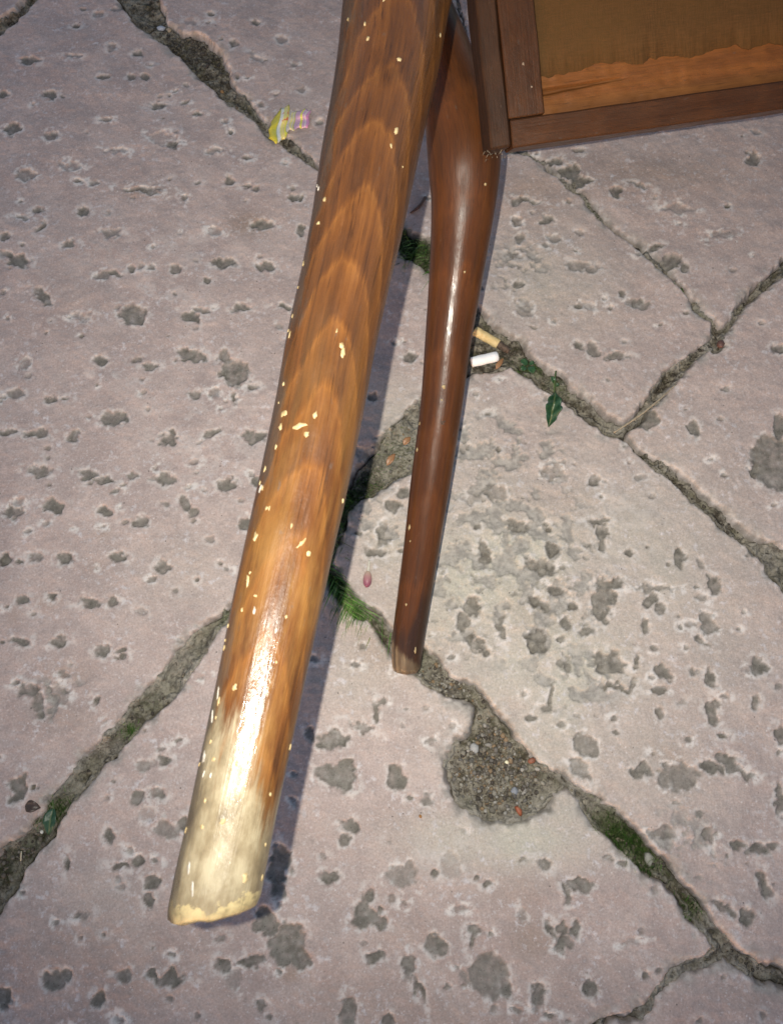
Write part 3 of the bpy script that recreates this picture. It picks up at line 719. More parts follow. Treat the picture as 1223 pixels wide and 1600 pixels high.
def bar(name, a0, a1, b0, b1, c0, c1, mat, along='a', bev=0.0015, na=40, wob=0.0004, seed=0):
    """slightly worn bevelled board in frame coordinates; grain runs along a or b"""
    def lin(lo, hi, n): return np.r_[lo, lo + bev, np.linspace(lo + bev, hi - bev, n)[1:-1], hi - bev, hi]
    A = lin(a0, a1, na if along == 'a' else 6); Bv = lin(b0, b1, na if along == 'b' else 6); Cv = lin(c0, c1, 4)
    verts = {}; V = []; Fc = []; Wd = []
    nz = Noise(300 + seed)
    def vid(i, j, k):
        key = (i, j, k)
        if key in verts: return verts[key]
        a, b, c = A[i], Bv[j], Cv[k]
        ex = [(i in (0, len(A) - 1)), (j in (0, len(Bv) - 1)), (k in (0, len(Cv) - 1))]
        if sum(ex) >= 2:                      # pull edges in for a bevel
            m = bev * (0.45 if sum(ex) == 2 else 0.6)
            if ex[0]: a += m if i == 0 else -m
            if ex[1]: b += m if j == 0 else -m
            if ex[2]: c += m if k == 0 else -m
        n = (float(nz(np.array([a * 60 + 40]), np.array([b * 60 + c * 55 + 40]))[0]) - .5) * 2 * wob
        a += n; b += n; c += n * .7
        verts[key] = len(V); V.append(FR(a, b, c))
        Wd.append((b, c, a) if along == 'a' else (a, c, b))
        return verts[key]
    na_, nb_, nc_ = len(A), len(Bv), len(Cv)
    for i in range(na_ - 1):
        for j in range(nb_ - 1):
            Fc.append((vid(i, j, nc_ - 1), vid(i + 1, j, nc_ - 1), vid(i + 1, j + 1, nc_ - 1), vid(i, j + 1, nc_ - 1)))
            Fc.append((vid(i, j, 0), vid(i, j + 1, 0), vid(i + 1, j + 1, 0), vid(i + 1, j, 0)))
    for i in range(na_ - 1):
        for k in range(nc_ - 1):
            Fc.append((vid(i, 0, k), vid(i + 1, 0, k), vid(i + 1, 0, k + 1), vid(i, 0, k + 1)))
            Fc.append((vid(i, nb_ - 1, k), vid(i, nb_ - 1, k + 1), vid(i + 1, nb_ - 1, k + 1), vid(i + 1, nb_ - 1, k)))
    for j in range(nb_ - 1):
        for k in range(nc_ - 1):
            Fc.append((vid(0, j, k), vid(0, j, k + 1), vid(0, j + 1, k + 1), vid(0, j + 1, k)))
            Fc.append((vid(na_ - 1, j, k), vid(na_ - 1, j + 1, k), vid(na_ - 1, j + 1, k + 1), vid(na_ - 1, j, k + 1)))
    me = mesh_from(name, V, Fc, False)
    set_attr(me, 'wood', np.array(Wd) + [seed * .13, seed * .07, 0], 'FLOAT_VECTOR')
    o = link(name, me, mat)
    return adopt(o, furniture)

px2m = 0.5 / F
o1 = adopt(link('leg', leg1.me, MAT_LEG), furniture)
tag(o1, 'raised front leg, its varnish speckled with cream paint and worn pale at the tip')
o2 = adopt(link('leg', leg2.me, MAT_LEG_FAR), furniture)
tag(o2, 'darker rear leg with a narrow tip standing on the stone')
LR = 0.0285                                   # left rail, face width
bar('side_board', 0.0, 0.0115, 0.001, HT, -0.024, -0.0008, MAT_BOARD, 'b', .0012, 60, .0003, 1)
bar('rail', 0.01175, 0.0125 + 0.0195, 0.0155, HT - .02, -0.022, 0.0, MAT_RAIL, 'b', .0007, 60, .0002, 2)
bar('rail', 0.0122, W - .0125, 0.0, 0.0150, -0.022, -0.0004, MAT_RAIL, 'a', .0009, 60, .0002, 3)
bar('rail', W - .032, W - .0125, 0.0155, HT - .02, -0.022, 0.0, MAT_RAIL, 'b', .0012, 60, .0003, 4)
bar('side_board', W - .0115, W, 0.001, HT, -0.024, -0.0008, MAT_BOARD, 'b', .0012, 60, .0003, 5)
bar('rail', 0.0122, W - .0125, HT - .0195, HT, -0.022, -0.0004, MAT_RAIL, 'a', .0016, 60, .0003, 6)

# bare wooden ledge with its slot, and the torn-edged lining above it
def sheet(name, a0, a1, na, b0f, b1f, nb, cf, mat, thick, wood_off=0.0):
    A = np.linspace(a0, a1, na); V = []; Wd = []
    for a in A:
        lo, hi = b0f(a), b1f(a)
        for t in np.linspace(0, 1, nb):
            b = lo + (hi - lo) * t
            V.append(FR(a, b, cf(a, b))); Wd.append((b, cf(a, b), a + wood_off))
    top = len(V)
    for a in A:
        lo, hi = b0f(a), b1f(a)
        for t in np.linspace(0, 1, nb):
            b = lo + (hi - lo) * t
            V.append(FR(a, b, cf(a, b) - thick)); Wd.append((b, 0, a + wood_off))
    Fc = []
    g = lambda i, j: i * nb + j
    for i in range(na - 1):
        for j in range(nb - 1):
            Fc.append((g(i, j), g(i + 1, j), g(i + 1, j + 1), g(i, j + 1)))
            Fc.append((top + g(i, j), top + g(i, j + 1), top + g(i + 1, j + 1), top + g(i + 1, j)))
    for i in range(na - 1):
        Fc.append((g(i, 0), top + g(i, 0), top + g(i + 1, 0), g(i + 1, 0)))
        Fc.append((g(i, nb - 1), g(i + 1, nb - 1), top + g(i + 1, nb - 1), top + g(i, nb - 1)))
    for j in range(nb - 1):
        Fc.append((g(0, j), g(0, j + 1), top + g(0, j + 1), top + g(0, j)))
        Fc.append((g(na - 1, j), top + g(na - 1, j), top + g(na - 1, j + 1), g(na - 1, j + 1)))
    me = mesh_from(name, V, Fc)
    set_attr(me, 'wood', Wd, 'FLOAT_VECTOR')
    return adopt(link(name, me, mat), furniture)
rag = Noise(401)
def ragged(a):
    x = np.array([a]); 
    return float(0.0375 - .006 * a + (rag(x * 90 + 7, x * 0 + 3)[0] - .5) * .0055 + (rag(x * 260 + 1, x * 0 + 8)[0] - .5) * .0017 + (rag(x * 900 + 1, x * 0 + 4)[0] - .5) * .0006)
def ledge_c(a, b):
    t = (a - .033) / .054
    gr = 0.0
    if 0 <= t <= 1:
        w = .0019 * (1 - t) + .0003
        gr = .0032 * max(0.0, 1 - ((b - (.0272 + .002 * t)) / w) ** 2) * min(1, (1 - t) * 3)
    n = float(rag(np.array([a * 240 + 3]), np.array([b * 300 + 5]))[0]) - .5
    return -.0062 - gr + n * .0007
sheet('ledge', .0325, W - .0325, 260, lambda a: .0152, lambda a: .047, 46, ledge_c, MAT_RAW, .008)
def make_lining():
    s = M('brown_lining'); w = s.attr('wood', 'Vector')
    a = s.noise(s.vmul(w, (1500, 1500, 160)), 1.0, 2); b = s.noise(s.vmul(w, (160, 160, 1500)), 1.0, 2)
    wv = s.math('ADD', s.math('MULTIPLY', a, .5), s.math('MULTIPLY', b, .5))
    cl = s.noise(s.vmul(w, (26, 26, 26)), 1.0, 4)
    base = s.mix(s.smooth(cl, .35, .7), (0.064, 0.032, 0.0075), (0.050, 0.024, 0.006))
    base = s.mix(s.smooth(wv, .35, .65), base, (0.073, 0.035, 0.010))
    sp_ = s.smooth(s.noise(s.vmul(w, (70, 70, 70)), 1.0, 2), .70, .75)
    base = s.mix(s.math('MULTIPLY', sp_, .5), base, (0.05, 0.03, 0.012))
    s.bump(wv, .4, .0006)
    return s.done(base, .85, .2)
MAT_LINING = make_lining()
sheet('lining', .0325, W - .0325, 700, ragged, lambda a: HT - .019, 24, lambda a, b: -.0055 + .0004 * math.sin(b * 60 + a * 31), MAT_LINING, .0009)

def tube(name, pts, radii, mat, parent=None, seg=14, cap=True, n=None, wood=True):
    C = np.array(pts, float); R = np.array(radii, float)
    if n: C = catmull(C, n); R = catmull(R, n)
    m = len(C); T = np.gradient(C, axis=0); T /= np.linalg.norm(T, axis=1)[:, None]
    up = np.array([0, 0, 1.0]) if abs(T[0][2]) < .9 else np.array([1.0, 0, 0])
    V = []; Wd = []; L = np.r_[0, np.cumsum(np.linalg.norm(np.diff(C, axis=0), axis=1))]
    for i in range(m):
        N = up - T[i] * (up @ T[i]); N /= np.linalg.norm(N); B = np.cross(T[i], N)
        for j in range(seg):
            t = 2 * math.pi * j / seg
            V.append(C[i] + R[i] * (math.cos(t) * N + math.sin(t) * B)); Wd.append((R[i] * math.sin(t), R[i] * math.cos(t), L[i]))
    Fc = [(i * seg + j, i * seg + (j + 1) % seg, (i + 1) * seg + (j + 1) % seg, (i + 1) * seg + j) for i in range(m - 1) for j in range(seg)]
    if cap:
        Fc.append(tuple(range(seg))[::-1]); Fc.append(tuple((m - 1) * seg + j for j in range(seg)))
    me = mesh_from(name, V, Fc)
    if wood: set_attr(me, 'wood', Wd, 'FLOAT_VECTOR')
    return link(name, me, mat, None) if parent is None else adopt(link(name, me, mat), parent)

# the arm that carries the left legs, and the far side of the frame, all past the edge of the picture
arm_top = (leg1.C[0] + leg2.C[0]) / 2
for lg in (leg1, leg2):
    me = lg.me.copy(); me.name = 'leg'
    co = np.empty(len(me.vertices) * 3, np.float32); me.vertices.foreach_get('co', co); co = co.reshape(-1, 3)
    da = (co - P0) @ E1 - W / 2
    co = co - 2 * da[:, None] * E1
    me.vertices.foreach_set('co', co.astype(np.float32).ravel()); me.flip_normals(); me.update()
    adopt(link('leg', me), furniture)
def mir(p): return p - 2 * (((p - P0) @ E1) - W / 2) * E1
arm_pts = [leg1.C[0], arm_top, leg2.C[0], FR(.004, .20, -.012)]
for k, fn in enumerate((lambda p: p, mir)):
    tube('arm', [fn(p) for p in arm_pts], [.024, .022, .019, .016], MAT_LEG_FAR, furniture, n=24)
    a_ = .03 if k == 0 else W - .03
    top = FR(a_, HT - .02, -.02); foot = top + flat * .14; foot[2] = .012
    tube('back_post', [top, (top + foot) / 2, foot], [.016, .014, .011], MAT_LEG_FAR, furniture, n=12)
    if k == 0: b_first = (top + foot) / 2
    else: tube('stretcher', [b_first, (top + foot) / 2], [.009, .009], MAT_LEG_FAR, furniture, n=6)

# ------------------------------------------------------------------ paint flecks on the legs
MAT_PAINT = plain('cream_paint', (0.24, 0.175, 0.080), (0.37, 0.29, 0.155), 500, .55, .4, .3)
MAT_PAINT_W = plain('white_paint', (0.26, 0.235, 0.195), (0.38, 0.35, 0.31), 500, .5, .4, .3)
def flecks(lg, lst, mat, name, hgt=.00035):
    V = []; Fc = []
    for q in lst:
        px, py, rx, ry = q[:4]; ang = q[4] if len(q) > 4 else 0
        p, nrm, T = lg.at(px, py); kk = random.uniform(.55, 1.25); rx *= kk * random.uniform(.7, 1.1); ry *= kk
        S = np.cross(T, nrm); sc = ((p - CAM) @ ZA) / F
        a = math.radians(ang); e1 = S * math.cos(a) + T * math.sin(a); e2 = -S * math.sin(a) + T * math.cos(a)
        # radius of curvature keeps the fleck hugging the round leg
        i = int(np.argmin(np.linalg.norm(lg.C - p, axis=1))); ctr = lg.C[i]; R = lg.R[i]
        base = len(V); k = 11
        w = [random.uniform(.55, 1.3) for _ in range(k)]
        for ring, (f_, hz) in enumerate(((1.0, -.0002), (.72, hgt * .8))):
            for j in range(k):
                t = 2 * math.pi * j / k
                v = p + (e1 * math.cos(t) * rx + e2 * math.sin(t) * ry) * sc * f_ * w[j]
                rel = v - ctr; ax = T * (rel @ T); rad = rel - ax; rad = rad / np.linalg.norm(rad)
                jj = int(np.argmin(np.linalg.norm(lg.C - v, axis=1)))
                cc = lg.C[jj]; rel = v - cc; rad = rel - lg.T[jj] * (rel @ lg.T[jj]); rad /= np.linalg.norm(rad)
                V.append(cc + lg.T[jj] * (rel @ lg.T[jj]) + rad * (lg.R[jj] + hz))
        V.append(p + nrm * hgt)
        for j in range(k):
            j2 = (j + 1) % k
            Fc.append((base + j, base + j2, base + k + j2, base + k + j)); Fc.append((base + k + j, base + k + j2, base + 2 * k))
    me = mesh_from(name, V, Fc)
    o = link(name, me, mat)
    o['kind'] = 'stuff'
    return o
C1 = [(541,67,5,8,20),(593,60,4,9),(563,92,3,6),(566,116,3,5),(682,81,3,5),(612,147,4,5),(602,268,5,9,15),(609,250,3,8,-20),(504,336,5,5),(495,370,5,4),(621,293,4,4),(470,420,3,5),(452,538,5,8),(448,528,4,5),
      (443,612,6,6),(443,660,6,6),(438,681,7,8),(463,693,10,5,25),(475,698,6,5),(488,673,4,6),(531,575,5,9),(528,570,4,5),(414,745,4,6),(408,757,3,4),(419,812,4,10),(417,805,5,5),(399,852,7,8),(387,918,4,12,15),(401,936,5,5),(445,970,5,6),
      (357,975,4,5),(353,1000,4,5),(351,1018,5,6),(430,1040,3,4),(466,868,4,14,-30),(478,878,5,7),(392,900,4,5),(452,838,3,9),(534,785,3,5),(367,1079,5,6),(344,1096,4,7),(313,1190,5,5),(337,1182,5,6),(323,1250,4,6),(321,1279,5,5),(349,1281,6,6),
      (294,1290,4,6),(422,1235,6,6),(415,1312,4,6),(383,1366,6,6),(408,1372,4,5),(452,1170,3,7),(340,1120,3,5),(333,1152,4,5),(372,1186,3,5),(411,770,3,4),(398,940,3,3),(380,955,3,6),(430,716,3,5),(436,640,2,4),(457,505,2,5),(463,455,3,4),(520,548,2,4)]
C1W = [(491,302,3,7,10),(496,315,2,4),(408,768,5,6),(343,1085,4,18,14),(334,1120,4,16,16),(398,960,4,12),(430,990,3,8),(323,1200,4,12,-10),(331,1213,4,5),(322,1177,5,9,10),(300,1345,4,10,12),(306,1375,4,14,12)]
f1 = adopt(flecks(leg1, C1, MAT_PAINT, 'paint_fleck'), furniture)
f1w = adopt(flecks(leg1, C1W, MAT_PAINT_W, 'paint_fleck'), furniture)
C2 = [(693,604,6,5),(690,624,3,3),(757,292,3,4),(725,428,4,4),(656,660,3,4),(652,700,3,3),(640,818,3,5),(642,838,4,4),(636,935,3,4),(649,1010,2,5)]
f2 = adopt(flecks(leg2, C2, MAT_PAINT, 'paint_fleck', .0004), furniture)
MAT_NICK = plain('bare_nick', (0.03, 0.018, 0.012), (0.08, 0.05, 0.035), 700, .8, .2)
f2n = adopt(flecks(leg2, [(692,656,6,5)], MAT_NICK, 'nick', .0001), furniture); del f2n['kind']
for o, par in ((f1, o1), (f1w, o1), (f2, o2), (f2n, o2)):
    o.parent = par; o.matrix_parent_inverse = Matrix.Identity(4)
    o.matrix_parent_inverse = Matrix.Translation(-furniture.location) if False else (par.matrix_basis.inverted() @ Matrix.Identity(4))
# specks on the rail faces
Vs = []; Fs = []
for a, b, r_ in [(.0225,.042,.0007),(.026,.03,.0005)]:
    base = len(Vs)
    for j in range(8):
        t = j * math.pi / 4; k = random.uniform(.7, 1.2)
        Vs.append(FR(a + math.cos(t) * r_ * k, b + math.sin(t) * r_ * k * 1.3, .0001))
    Vs.append(FR(a, b, .0006))
    Fs += [(base + j, base + (j + 1) % 8, base + 8) for j in range(8)]
sp = adopt(link('paint_fleck', mesh_from('paint_fleck', Vs, Fs), plain('pale_speck', (0.13, 0.09, 0.06), (0.20, 0.155, 0.11), 600)), furniture); sp['kind'] = 'stuff'
# frayed fibres at the corner of the frame
Vf = []; Ff = []
for _ in range(22):
    a = random.uniform(-.003, .012); b = random.uniform(-.0035, .002); c = random.uniform(-.016, -.002)
    p = FR(a, b, c); d = np.array([random.uniform(-1, 1), random.uniform(-1, .6), random.uniform(-.6, .6)]); d /= np.linalg.norm(d); l = random.uniform(.0012, .0038)
    e = np.cross(d, [0, .3, 1]); e /= np.linalg.norm(e); base = len(Vf)
    mid = p + d * l * .5 + np.array([0, 0, random.uniform(-.001, .001)])
    Vf += [p - e * .0002, p + e * .0002, mid + e * .00018, mid - e * .00018, p + d * l]
    Ff += [(base, base + 1, base + 2, base + 3), (base + 3, base + 2, base + 4)]
fr = adopt(link('frayed_fibre', mesh_from('frayed_fibre', Vf, Ff), plain('frayed_webbing', (0.12, 0.09, 0.06), (0.24, 0.20, 0.15), 900, .9, .1)), furniture); fr['kind'] = 'stuff'

# ------------------------------------------------------------------ gravel and grit in the joints
ICO_V = []; 
t_ = (1 + 5 ** .5) / 2
for a, b, c in [(-1,t_,0),(1,t_,0),(-1,-t_,0),(1,-t_,0),(0,-1,t_),(0,1,t_),(0,-1,-t_),(0,1,-t_),(t_,0,-1),(t_,0,1),(-t_,0,-1),(-t_,0,1)]:
    ICO_V.append((a, b, c))
ICO_V = np.array(ICO_V) / math.hypot(1, t_)
ICO_F = np.array([(0,11,5),(0,5,1),(0,1,7),(0,7,10),(0,10,11),(1,5,9),(5,11,4),(11,10,2),(10,7,6),(7,1,8),(3,9,4),(3,4,2),(3,2,6),(3,6,8),(3,8,9),(4,9,5),(2,4,11),(6,2,10),(8,6,7),(9,8,1)])
PAL = np.array([(.13,.115,.088),(.165,.148,.115),(.095,.080,.060),(.055,.045,.034),(.215,.195,.155),(.14,.118,.080),(.18,.125,.072),(.27,.25,.215),(.115,.104,.088)])
def pebbles(name, pts, mat):
    V = []; Fc = []; T = []
    for n, (x, y, z, r_, tint) in enumerate(pts):
        sc = np.array([rng.uniform(.7, 1.4), rng.uniform(.7, 1.3), rng.uniform(.5, .9)]) * r_
        q = ICO_V * (1 + rng.uniform(-.22, .22, (12, 1))) * sc
        t = rng.uniform(0, 6.28); c, s_ = math.cos(t), math.sin(t)
        q = q @ np.array([[c, s_, 0], [-s_, c, 0], [0, 0, 1]])
        V.append(q + [x, y, z]); Fc.append(ICO_F + 12 * n); T.append(np.tile([*tint, 1], (12, 1)))
    me = mesh_from(name, np.concatenate(V), np.concatenate(Fc), smooth=False)
    set_attr(me, 'tint', np.concatenate(T), 'FLOAT_COLOR')
    return link(name, me, mat)
MAT_PEB = by_attr('grit', .75, .35)
pts = []
def scatter(n, cx, cy, rx, ry, rmin, rmax, lift=.3, pal=PAL, edge=-.002):
    k = 0; tries = 0
    while k < n and tries < n * 12:
        tries += 1
        px, py = cx + rng.normal(0, rx * .5), cy + rng.normal(0, ry * .5)
        g = G(px, py, -.004)
        s_ = in_stone(g[0], g[1])
        if s_ > edge: continue
        r_ = rmin + (rmax - rmin) * rng.random() ** 2.6
        pts.append((g[0], g[1], bed_height(g[0], g[1]) + r_ * lift, r_, pal[rng.integers(len(pal))] * rng.uniform(.75, 1.25)))
        k += 1
scatter(1500, 775, 1200, 84, 80, .0004, .0020, .4, edge=-.0050)
scatter(700, 300, 80, 110, 100, .0004, .0019, .3, PAL[[0,2,3,3,5,1,2]] * .75)
scatter(90, 30, 25, 40, 30, .0004, .0015, .3, PAL[[0,2,3,5]])
scatter(260, 700, 1070, 60, 50, .0004, .0016, .3)
scatter(90, 180, 1170, 190, 180, .0004, .0016, .3, PAL[[0,2,3,5,1]])
scatter(130, 40, 1330, 60, 80, .0004, .0018, .3, PAL[[0,2,3,5,1]])
scatter(80, 620, 720, 60, 60, .0004, .0016, .3)
scatter(120, 990, 1330, 110, 120, .0004, .0014, .3, PAL[[0,2,3,5]])
scatter(90, 1170, 1490, 80, 50, .0004, .0015, .3, PAL[[0,2,3,5]])
scatter(110, 1090, 780, 130, 120, .0004, .0014, .2, PAL[[0,2,3,3,5]])
scatter(110, 800, 560, 70, 60, .0004, .0015, .3, PAL[[0,2,3,3,5]])
scatter(120, 1100, 550, 110, 110, .0004, .0016, .2, PAL[[0,2,3,3,5]])
scatter(80, 440, 210, 60, 50, .0004, .0012, .2, PAL[[2,3,3]])
gravel = pebbles('gravel', pts, MAT_PEB); tag(gravel, 'loose grit and small gravel lying in the joints of the paving', kind='stuff')

def stone_bit(name, px, py, r_, tint, label, cat, z=None, shape=(1, 1, .6), rot=0, rough=.6):
    g = G(px, py, -.004)
    zz = bed_height(g[0], g[1]) if in_stone(g[0], g[1]) < 0 else 0.0005
    rr = np.random.default_rng(int(px * 7 + py))
    V = ICO_V * (1 + rr.uniform(-.25, .25, (12, 1))) * np.array(shape) * r_
    c, s_ = math.cos(rot), math.sin(rot); V = V @ np.array([[c, s_, 0], [-s_, c, 0], [0, 0, 1]])
    V = V + [0, 0, r_ * shape[2] * .65]
    me = mesh_from(name, V, ICO_F, smooth=False)
    o = link(name, me, plain(name + '_stone', tuple(t * .8 for t in tint), tint, 900, rough, .5)); o.location = (g[0], g[1], zz)
    tag(o, label, cat)
    return o
stone_bit('pebble', 741, 1169, .0038, (.36,.35,.33), 'pale grey angular pebble at the upper left of the gravel hollow', 'pebble', shape=(1, 1.3, .5), rot=.5)
stone_bit('pebble', 804, 1236, .0032, (.24,.25,.27), 'blue grey smooth pebble near the lower right of the gravel hollow', 'pebble', shape=(.9, 1.2, .6))
stone_bit('pebble', 792, 1191, .0018, (.80,.74,.50), 'tiny bright cream pebble in the middle of the gravel hollow', 'pebble', shape=(1.1, .9, .8), rough=.25)
stone_bit('brick_fragment', 811, 1268, .0030, (.34,.10,.045), 'orange red brick crumb at the bottom edge of the gravel hollow', 'brick fragment', shape=(.7, 1.4, .6), rot=.5)
stone_bit('brick_fragment', 829, 1189, .0026, (.24,.09,.05), 'dull red brick crumb near the right edge of the gravel hollow', 'brick fragment', shape=(1.3, .8, .6), rot=.3)
stone_bit('pebble', 656, 1275, .0013, (.33,.15,.04), 'tiny orange brown grain lying on stone left of the gravel hollow', 'pebble')
stone_bit('pebble', 64, 1300, .0015, (.80,.78,.70), 'tiny white round pebble beside the green leaf in the left joint', 'pebble', shape=(1, 1, .9))
stone_bit('pebble', 252, 44, .0035, (.42,.44,.48), 'pale blue grey chip in the soil joint at the top', 'pebble', shape=(1.3, .8, .5))
stone_bit('pebble', 264, 47, .0030, (.40,.31,.20), 'tan chip beside the pale chip in the soil joint at the top', 'pebble', shape=(.9, 1.3, .5))
stone_bit('pebble', 1014, 1343, .0042, (.30,.29,.24), 'flat grey green stone chip among the moss in the lower right joint', 'stone chip', shape=(.9, 1.4, .45), rot=.2)
stone_bit('pebble', 347, 143, .0022, (.30,.16,.06), 'rusty brown chip in the soil joint above the wrapper', 'pebble')
stone_bit('pebble', 1121, 544, .0034, (.10,.05,.04), 'dark reddish brown clod at the edge of the right joint', 'clod', shape=(1, 1.2, .8))

# ------------------------------------------------------------------ moss and grass
def blades(name, n, cx, cy, rx, ry, lmin, lmax, cols, lean=(0, 0), wid=.00045, mat=None, soilonly=True, flatness=.5):
    V = []; Fc = []; T = []
    k = 0; tries = 0
    while k < n and tries < n * 15:
        tries += 1
        px, py = cx + rng.normal(0, rx * .5), cy + rng.normal(0, ry * .5)
        g = G(px, py, -.004)
        if soilonly and in_stone(g[0], g[1]) > .0015: continue
        k += 1
        z0 = bed_height(g[0], g[1]) - .0005; l = rng.uniform(lmin, lmax); a = rng.uniform(0, 6.283)
        d = np.array([math.cos(a) * flatness + lean[0], math.sin(a) * flatness + lean[1], rng.uniform(.5, 1.2)]); d /= np.linalg.norm(d)
        bend = np.array([math.cos(a) * .5 + lean[0], math.sin(a) * .5 + lean[1], -.75])
        e = np.cross(d, [math.cos(a + 1.2), math.sin(a + 1.2), .2]); e /= np.linalg.norm(e)
        w = wid * rng.uniform(.7, 1.3); p = np.array([g[0], g[1], z0]); base = len(V); m = 5
        c = np.array(cols[rng.integers(len(cols))]) * rng.uniform(.7, 1.25)
        for i in range(m):
            t = i / (m - 1); q = p + d * l * t + bend * l * .38 * t * t; ww = w * (1 - t ** 1.6) + .00003
            q[2] = max(q[2], z0)
            V += [q - e * ww, q + e * ww]; T += [[*c, 1]] * 2
        Fc += [(base + 2 * i, base + 2 * i + 1, base + 2 * i + 3, base + 2 * i + 2) for i in range(m - 1)]
    me = mesh_from(name, V, np.array(Fc)); set_attr(me, 'tint', np.array(T), 'FLOAT_COLOR')
    return link(name, me, mat or MAT_GRASS)
MAT_GRASS = by_attr('grass_blade', .55, .4)
GR = [(.085,.20,.035),(.125,.25,.05),(.05,.125,.025),(.17,.28,.08),(.21,.23,.10)]
DK = [(.03,.065,.015),(.045,.09,.02),(.022,.045,.012)]
g1 = blades('grass_tuft', 760, 545, 915, 44, 70, .010, .024, GR, (.25, -.75), .00042)
tag(g1, 'bright fine green grass tuft in the joint between the two legs, near the pink bud', 'grass tuft')
g2 = blades('grass_tuft', 520, 652, 385, 40, 54, .010, .024, GR[:4] + DK, (.1, -.6), .00045)
tag(g2, 'dark grass tuft in the joint above the pale ground, close against the dark rear leg', 'grass tuft')
g3 = blades('grass_tuft', 260, 545, 800, 20, 40, .007, .015, DK + GR[:2], (.1, -.3), .0004)
tag(g3, 'small shaded grass tuft half hidden behind the front leg in its shadow', 'grass tuft')
ms = []
def mossy(n, cx, cy, rx, ry, l=.0035, cols=DK + GR[:3]):
    ms.append((n, cx, cy, rx, ry, l, cols))
mossy(1500, 982, 1312, 62, 52, .0075, GR[:3] + DK[:2] + [(.10,.16,.05)]); mossy(300, 1075, 1415, 26, 28, .005); mossy(260, 1005, 1355, 24, 24, .005); mossy(200, 825, 572, 20, 14, .005); mossy(240, 203, 1143, 16, 12, .005, GR[:4])
mossy(420, 85, 1268, 40, 26, .006, GR[:3] + DK[:2]); mossy(420, 570, 770, 34, 44, .006, DK + GR[:3]); mossy(420, 628, 705, 44, 36, .004, [(.09,.11,.03),(.06,.085,.025),(.05,.10,.025)]); mossy(220, 930, 330, 26, 40, .002, [(.05,.07,.02)]); mossy(200, 780, 520, 40, 36, .0025, [(.05,.065,.02),(.04,.05,.02)])
mossy(140, 1063, 452, 10, 10, .0025); mossy(160, 20, 1370, 40, 40, .003, [(.06,.07,.025)]); mossy(200, 1010, 715, 40, 30, .002, [(.05,.055,.02)]); mossy(120, 350, 960, 18, 30, .003); mossy(160, 880, 600, 30, 26, .003, [(.07,.09,.03)]); mossy(200, 660, 1035, 40, 30, .002, [(.07,.085,.03)])
allV = []; allF = []; allT = []; off = 0
for n, cx, cy, rx, ry, l, cols in ms:
    o = blades('moss', n, cx, cy, rx, ry, l * .5, l * 1.2, cols, wid=.0005, flatness=.9)
    me = o.data; nv = len(me.vertices)
    co = np.empty(nv * 3, np.float32); me.vertices.foreach_get('co', co); allV.append(co.reshape(-1, 3))
    tt = np.empty(nv * 4, np.float32); me.attributes['tint'].data.foreach_get('color', tt); allT.append(tt.reshape(-1, 4))
    li = np.empty(len(me.loops), np.int32); me.loops.foreach_get('vertex_index', li); allF.append(li.reshape(-1, 4) + off); off += nv
    bpy.data.objects.remove(o); bpy.data.meshes.remove(me)
me = mesh_from('moss', np.concatenate(allV), np.concatenate(allF)); set_attr(me, 'tint', np.concatenate(allT), 'FLOAT_COLOR')
moss = link('moss', me, MAT_GRASS); tag(moss, 'low green moss growing in the joints of the paving', kind='stuff')

# ------------------------------------------------------------------ litter
def local_sheet(name, fn, nu, nv, mat, thick, uvname='wood'):
    """thin curved sheet, fn(u, v) -> xyz, real thickness"""
    V = []; U = []
    for i in range(nu):
        for j in range(nv):
            V.append(fn(i / (nu - 1), j / (nv - 1))); U.append((i / (nu - 1), j / (nv - 1), 0))
    V = np.array(V, float); n = len(V)
    g = V.reshape(nu, nv, 3); du = np.gradient(g, axis=0); dv = np.gradient(g, axis=1)
    nr = np.cross(du, dv); nr /= np.linalg.norm(nr, axis=2)[..., None] + 1e-12
    V = np.concatenate([V, (g - nr * thick).reshape(-1, 3)]); U = U + U
    q = lambda i, j: i * nv + j
    Fc = []
    for i in range(nu - 1):
        for j in range(nv - 1):
            Fc.append((q(i, j), q(i + 1, j), q(i + 1, j + 1), q(i, j + 1))); Fc.append((n + q(i, j), n + q(i, j + 1), n + q(i + 1, j + 1), n + q(i + 1, j)))
    for i in range(nu - 1):
        Fc.append((q(i, 0), n + q(i, 0), n + q(i + 1, 0), q(i + 1, 0))); Fc.append((q(i, nv - 1), q(i + 1, nv - 1), n + q(i + 1, nv - 1), n + q(i, nv - 1)))
    for j in range(nv - 1):
        Fc.append((q(0, j), q(0, j + 1), n + q(0, j + 1), n + q(0, j))); Fc.append((q(nu - 1, j), n + q(nu - 1, j), n + q(nu - 1, j + 1), q(nu - 1, j + 1)))
    me = mesh_from(name, V, Fc); set_attr(me, uvname, U, 'FLOAT_VECTOR')
    return link(name, me, mat)

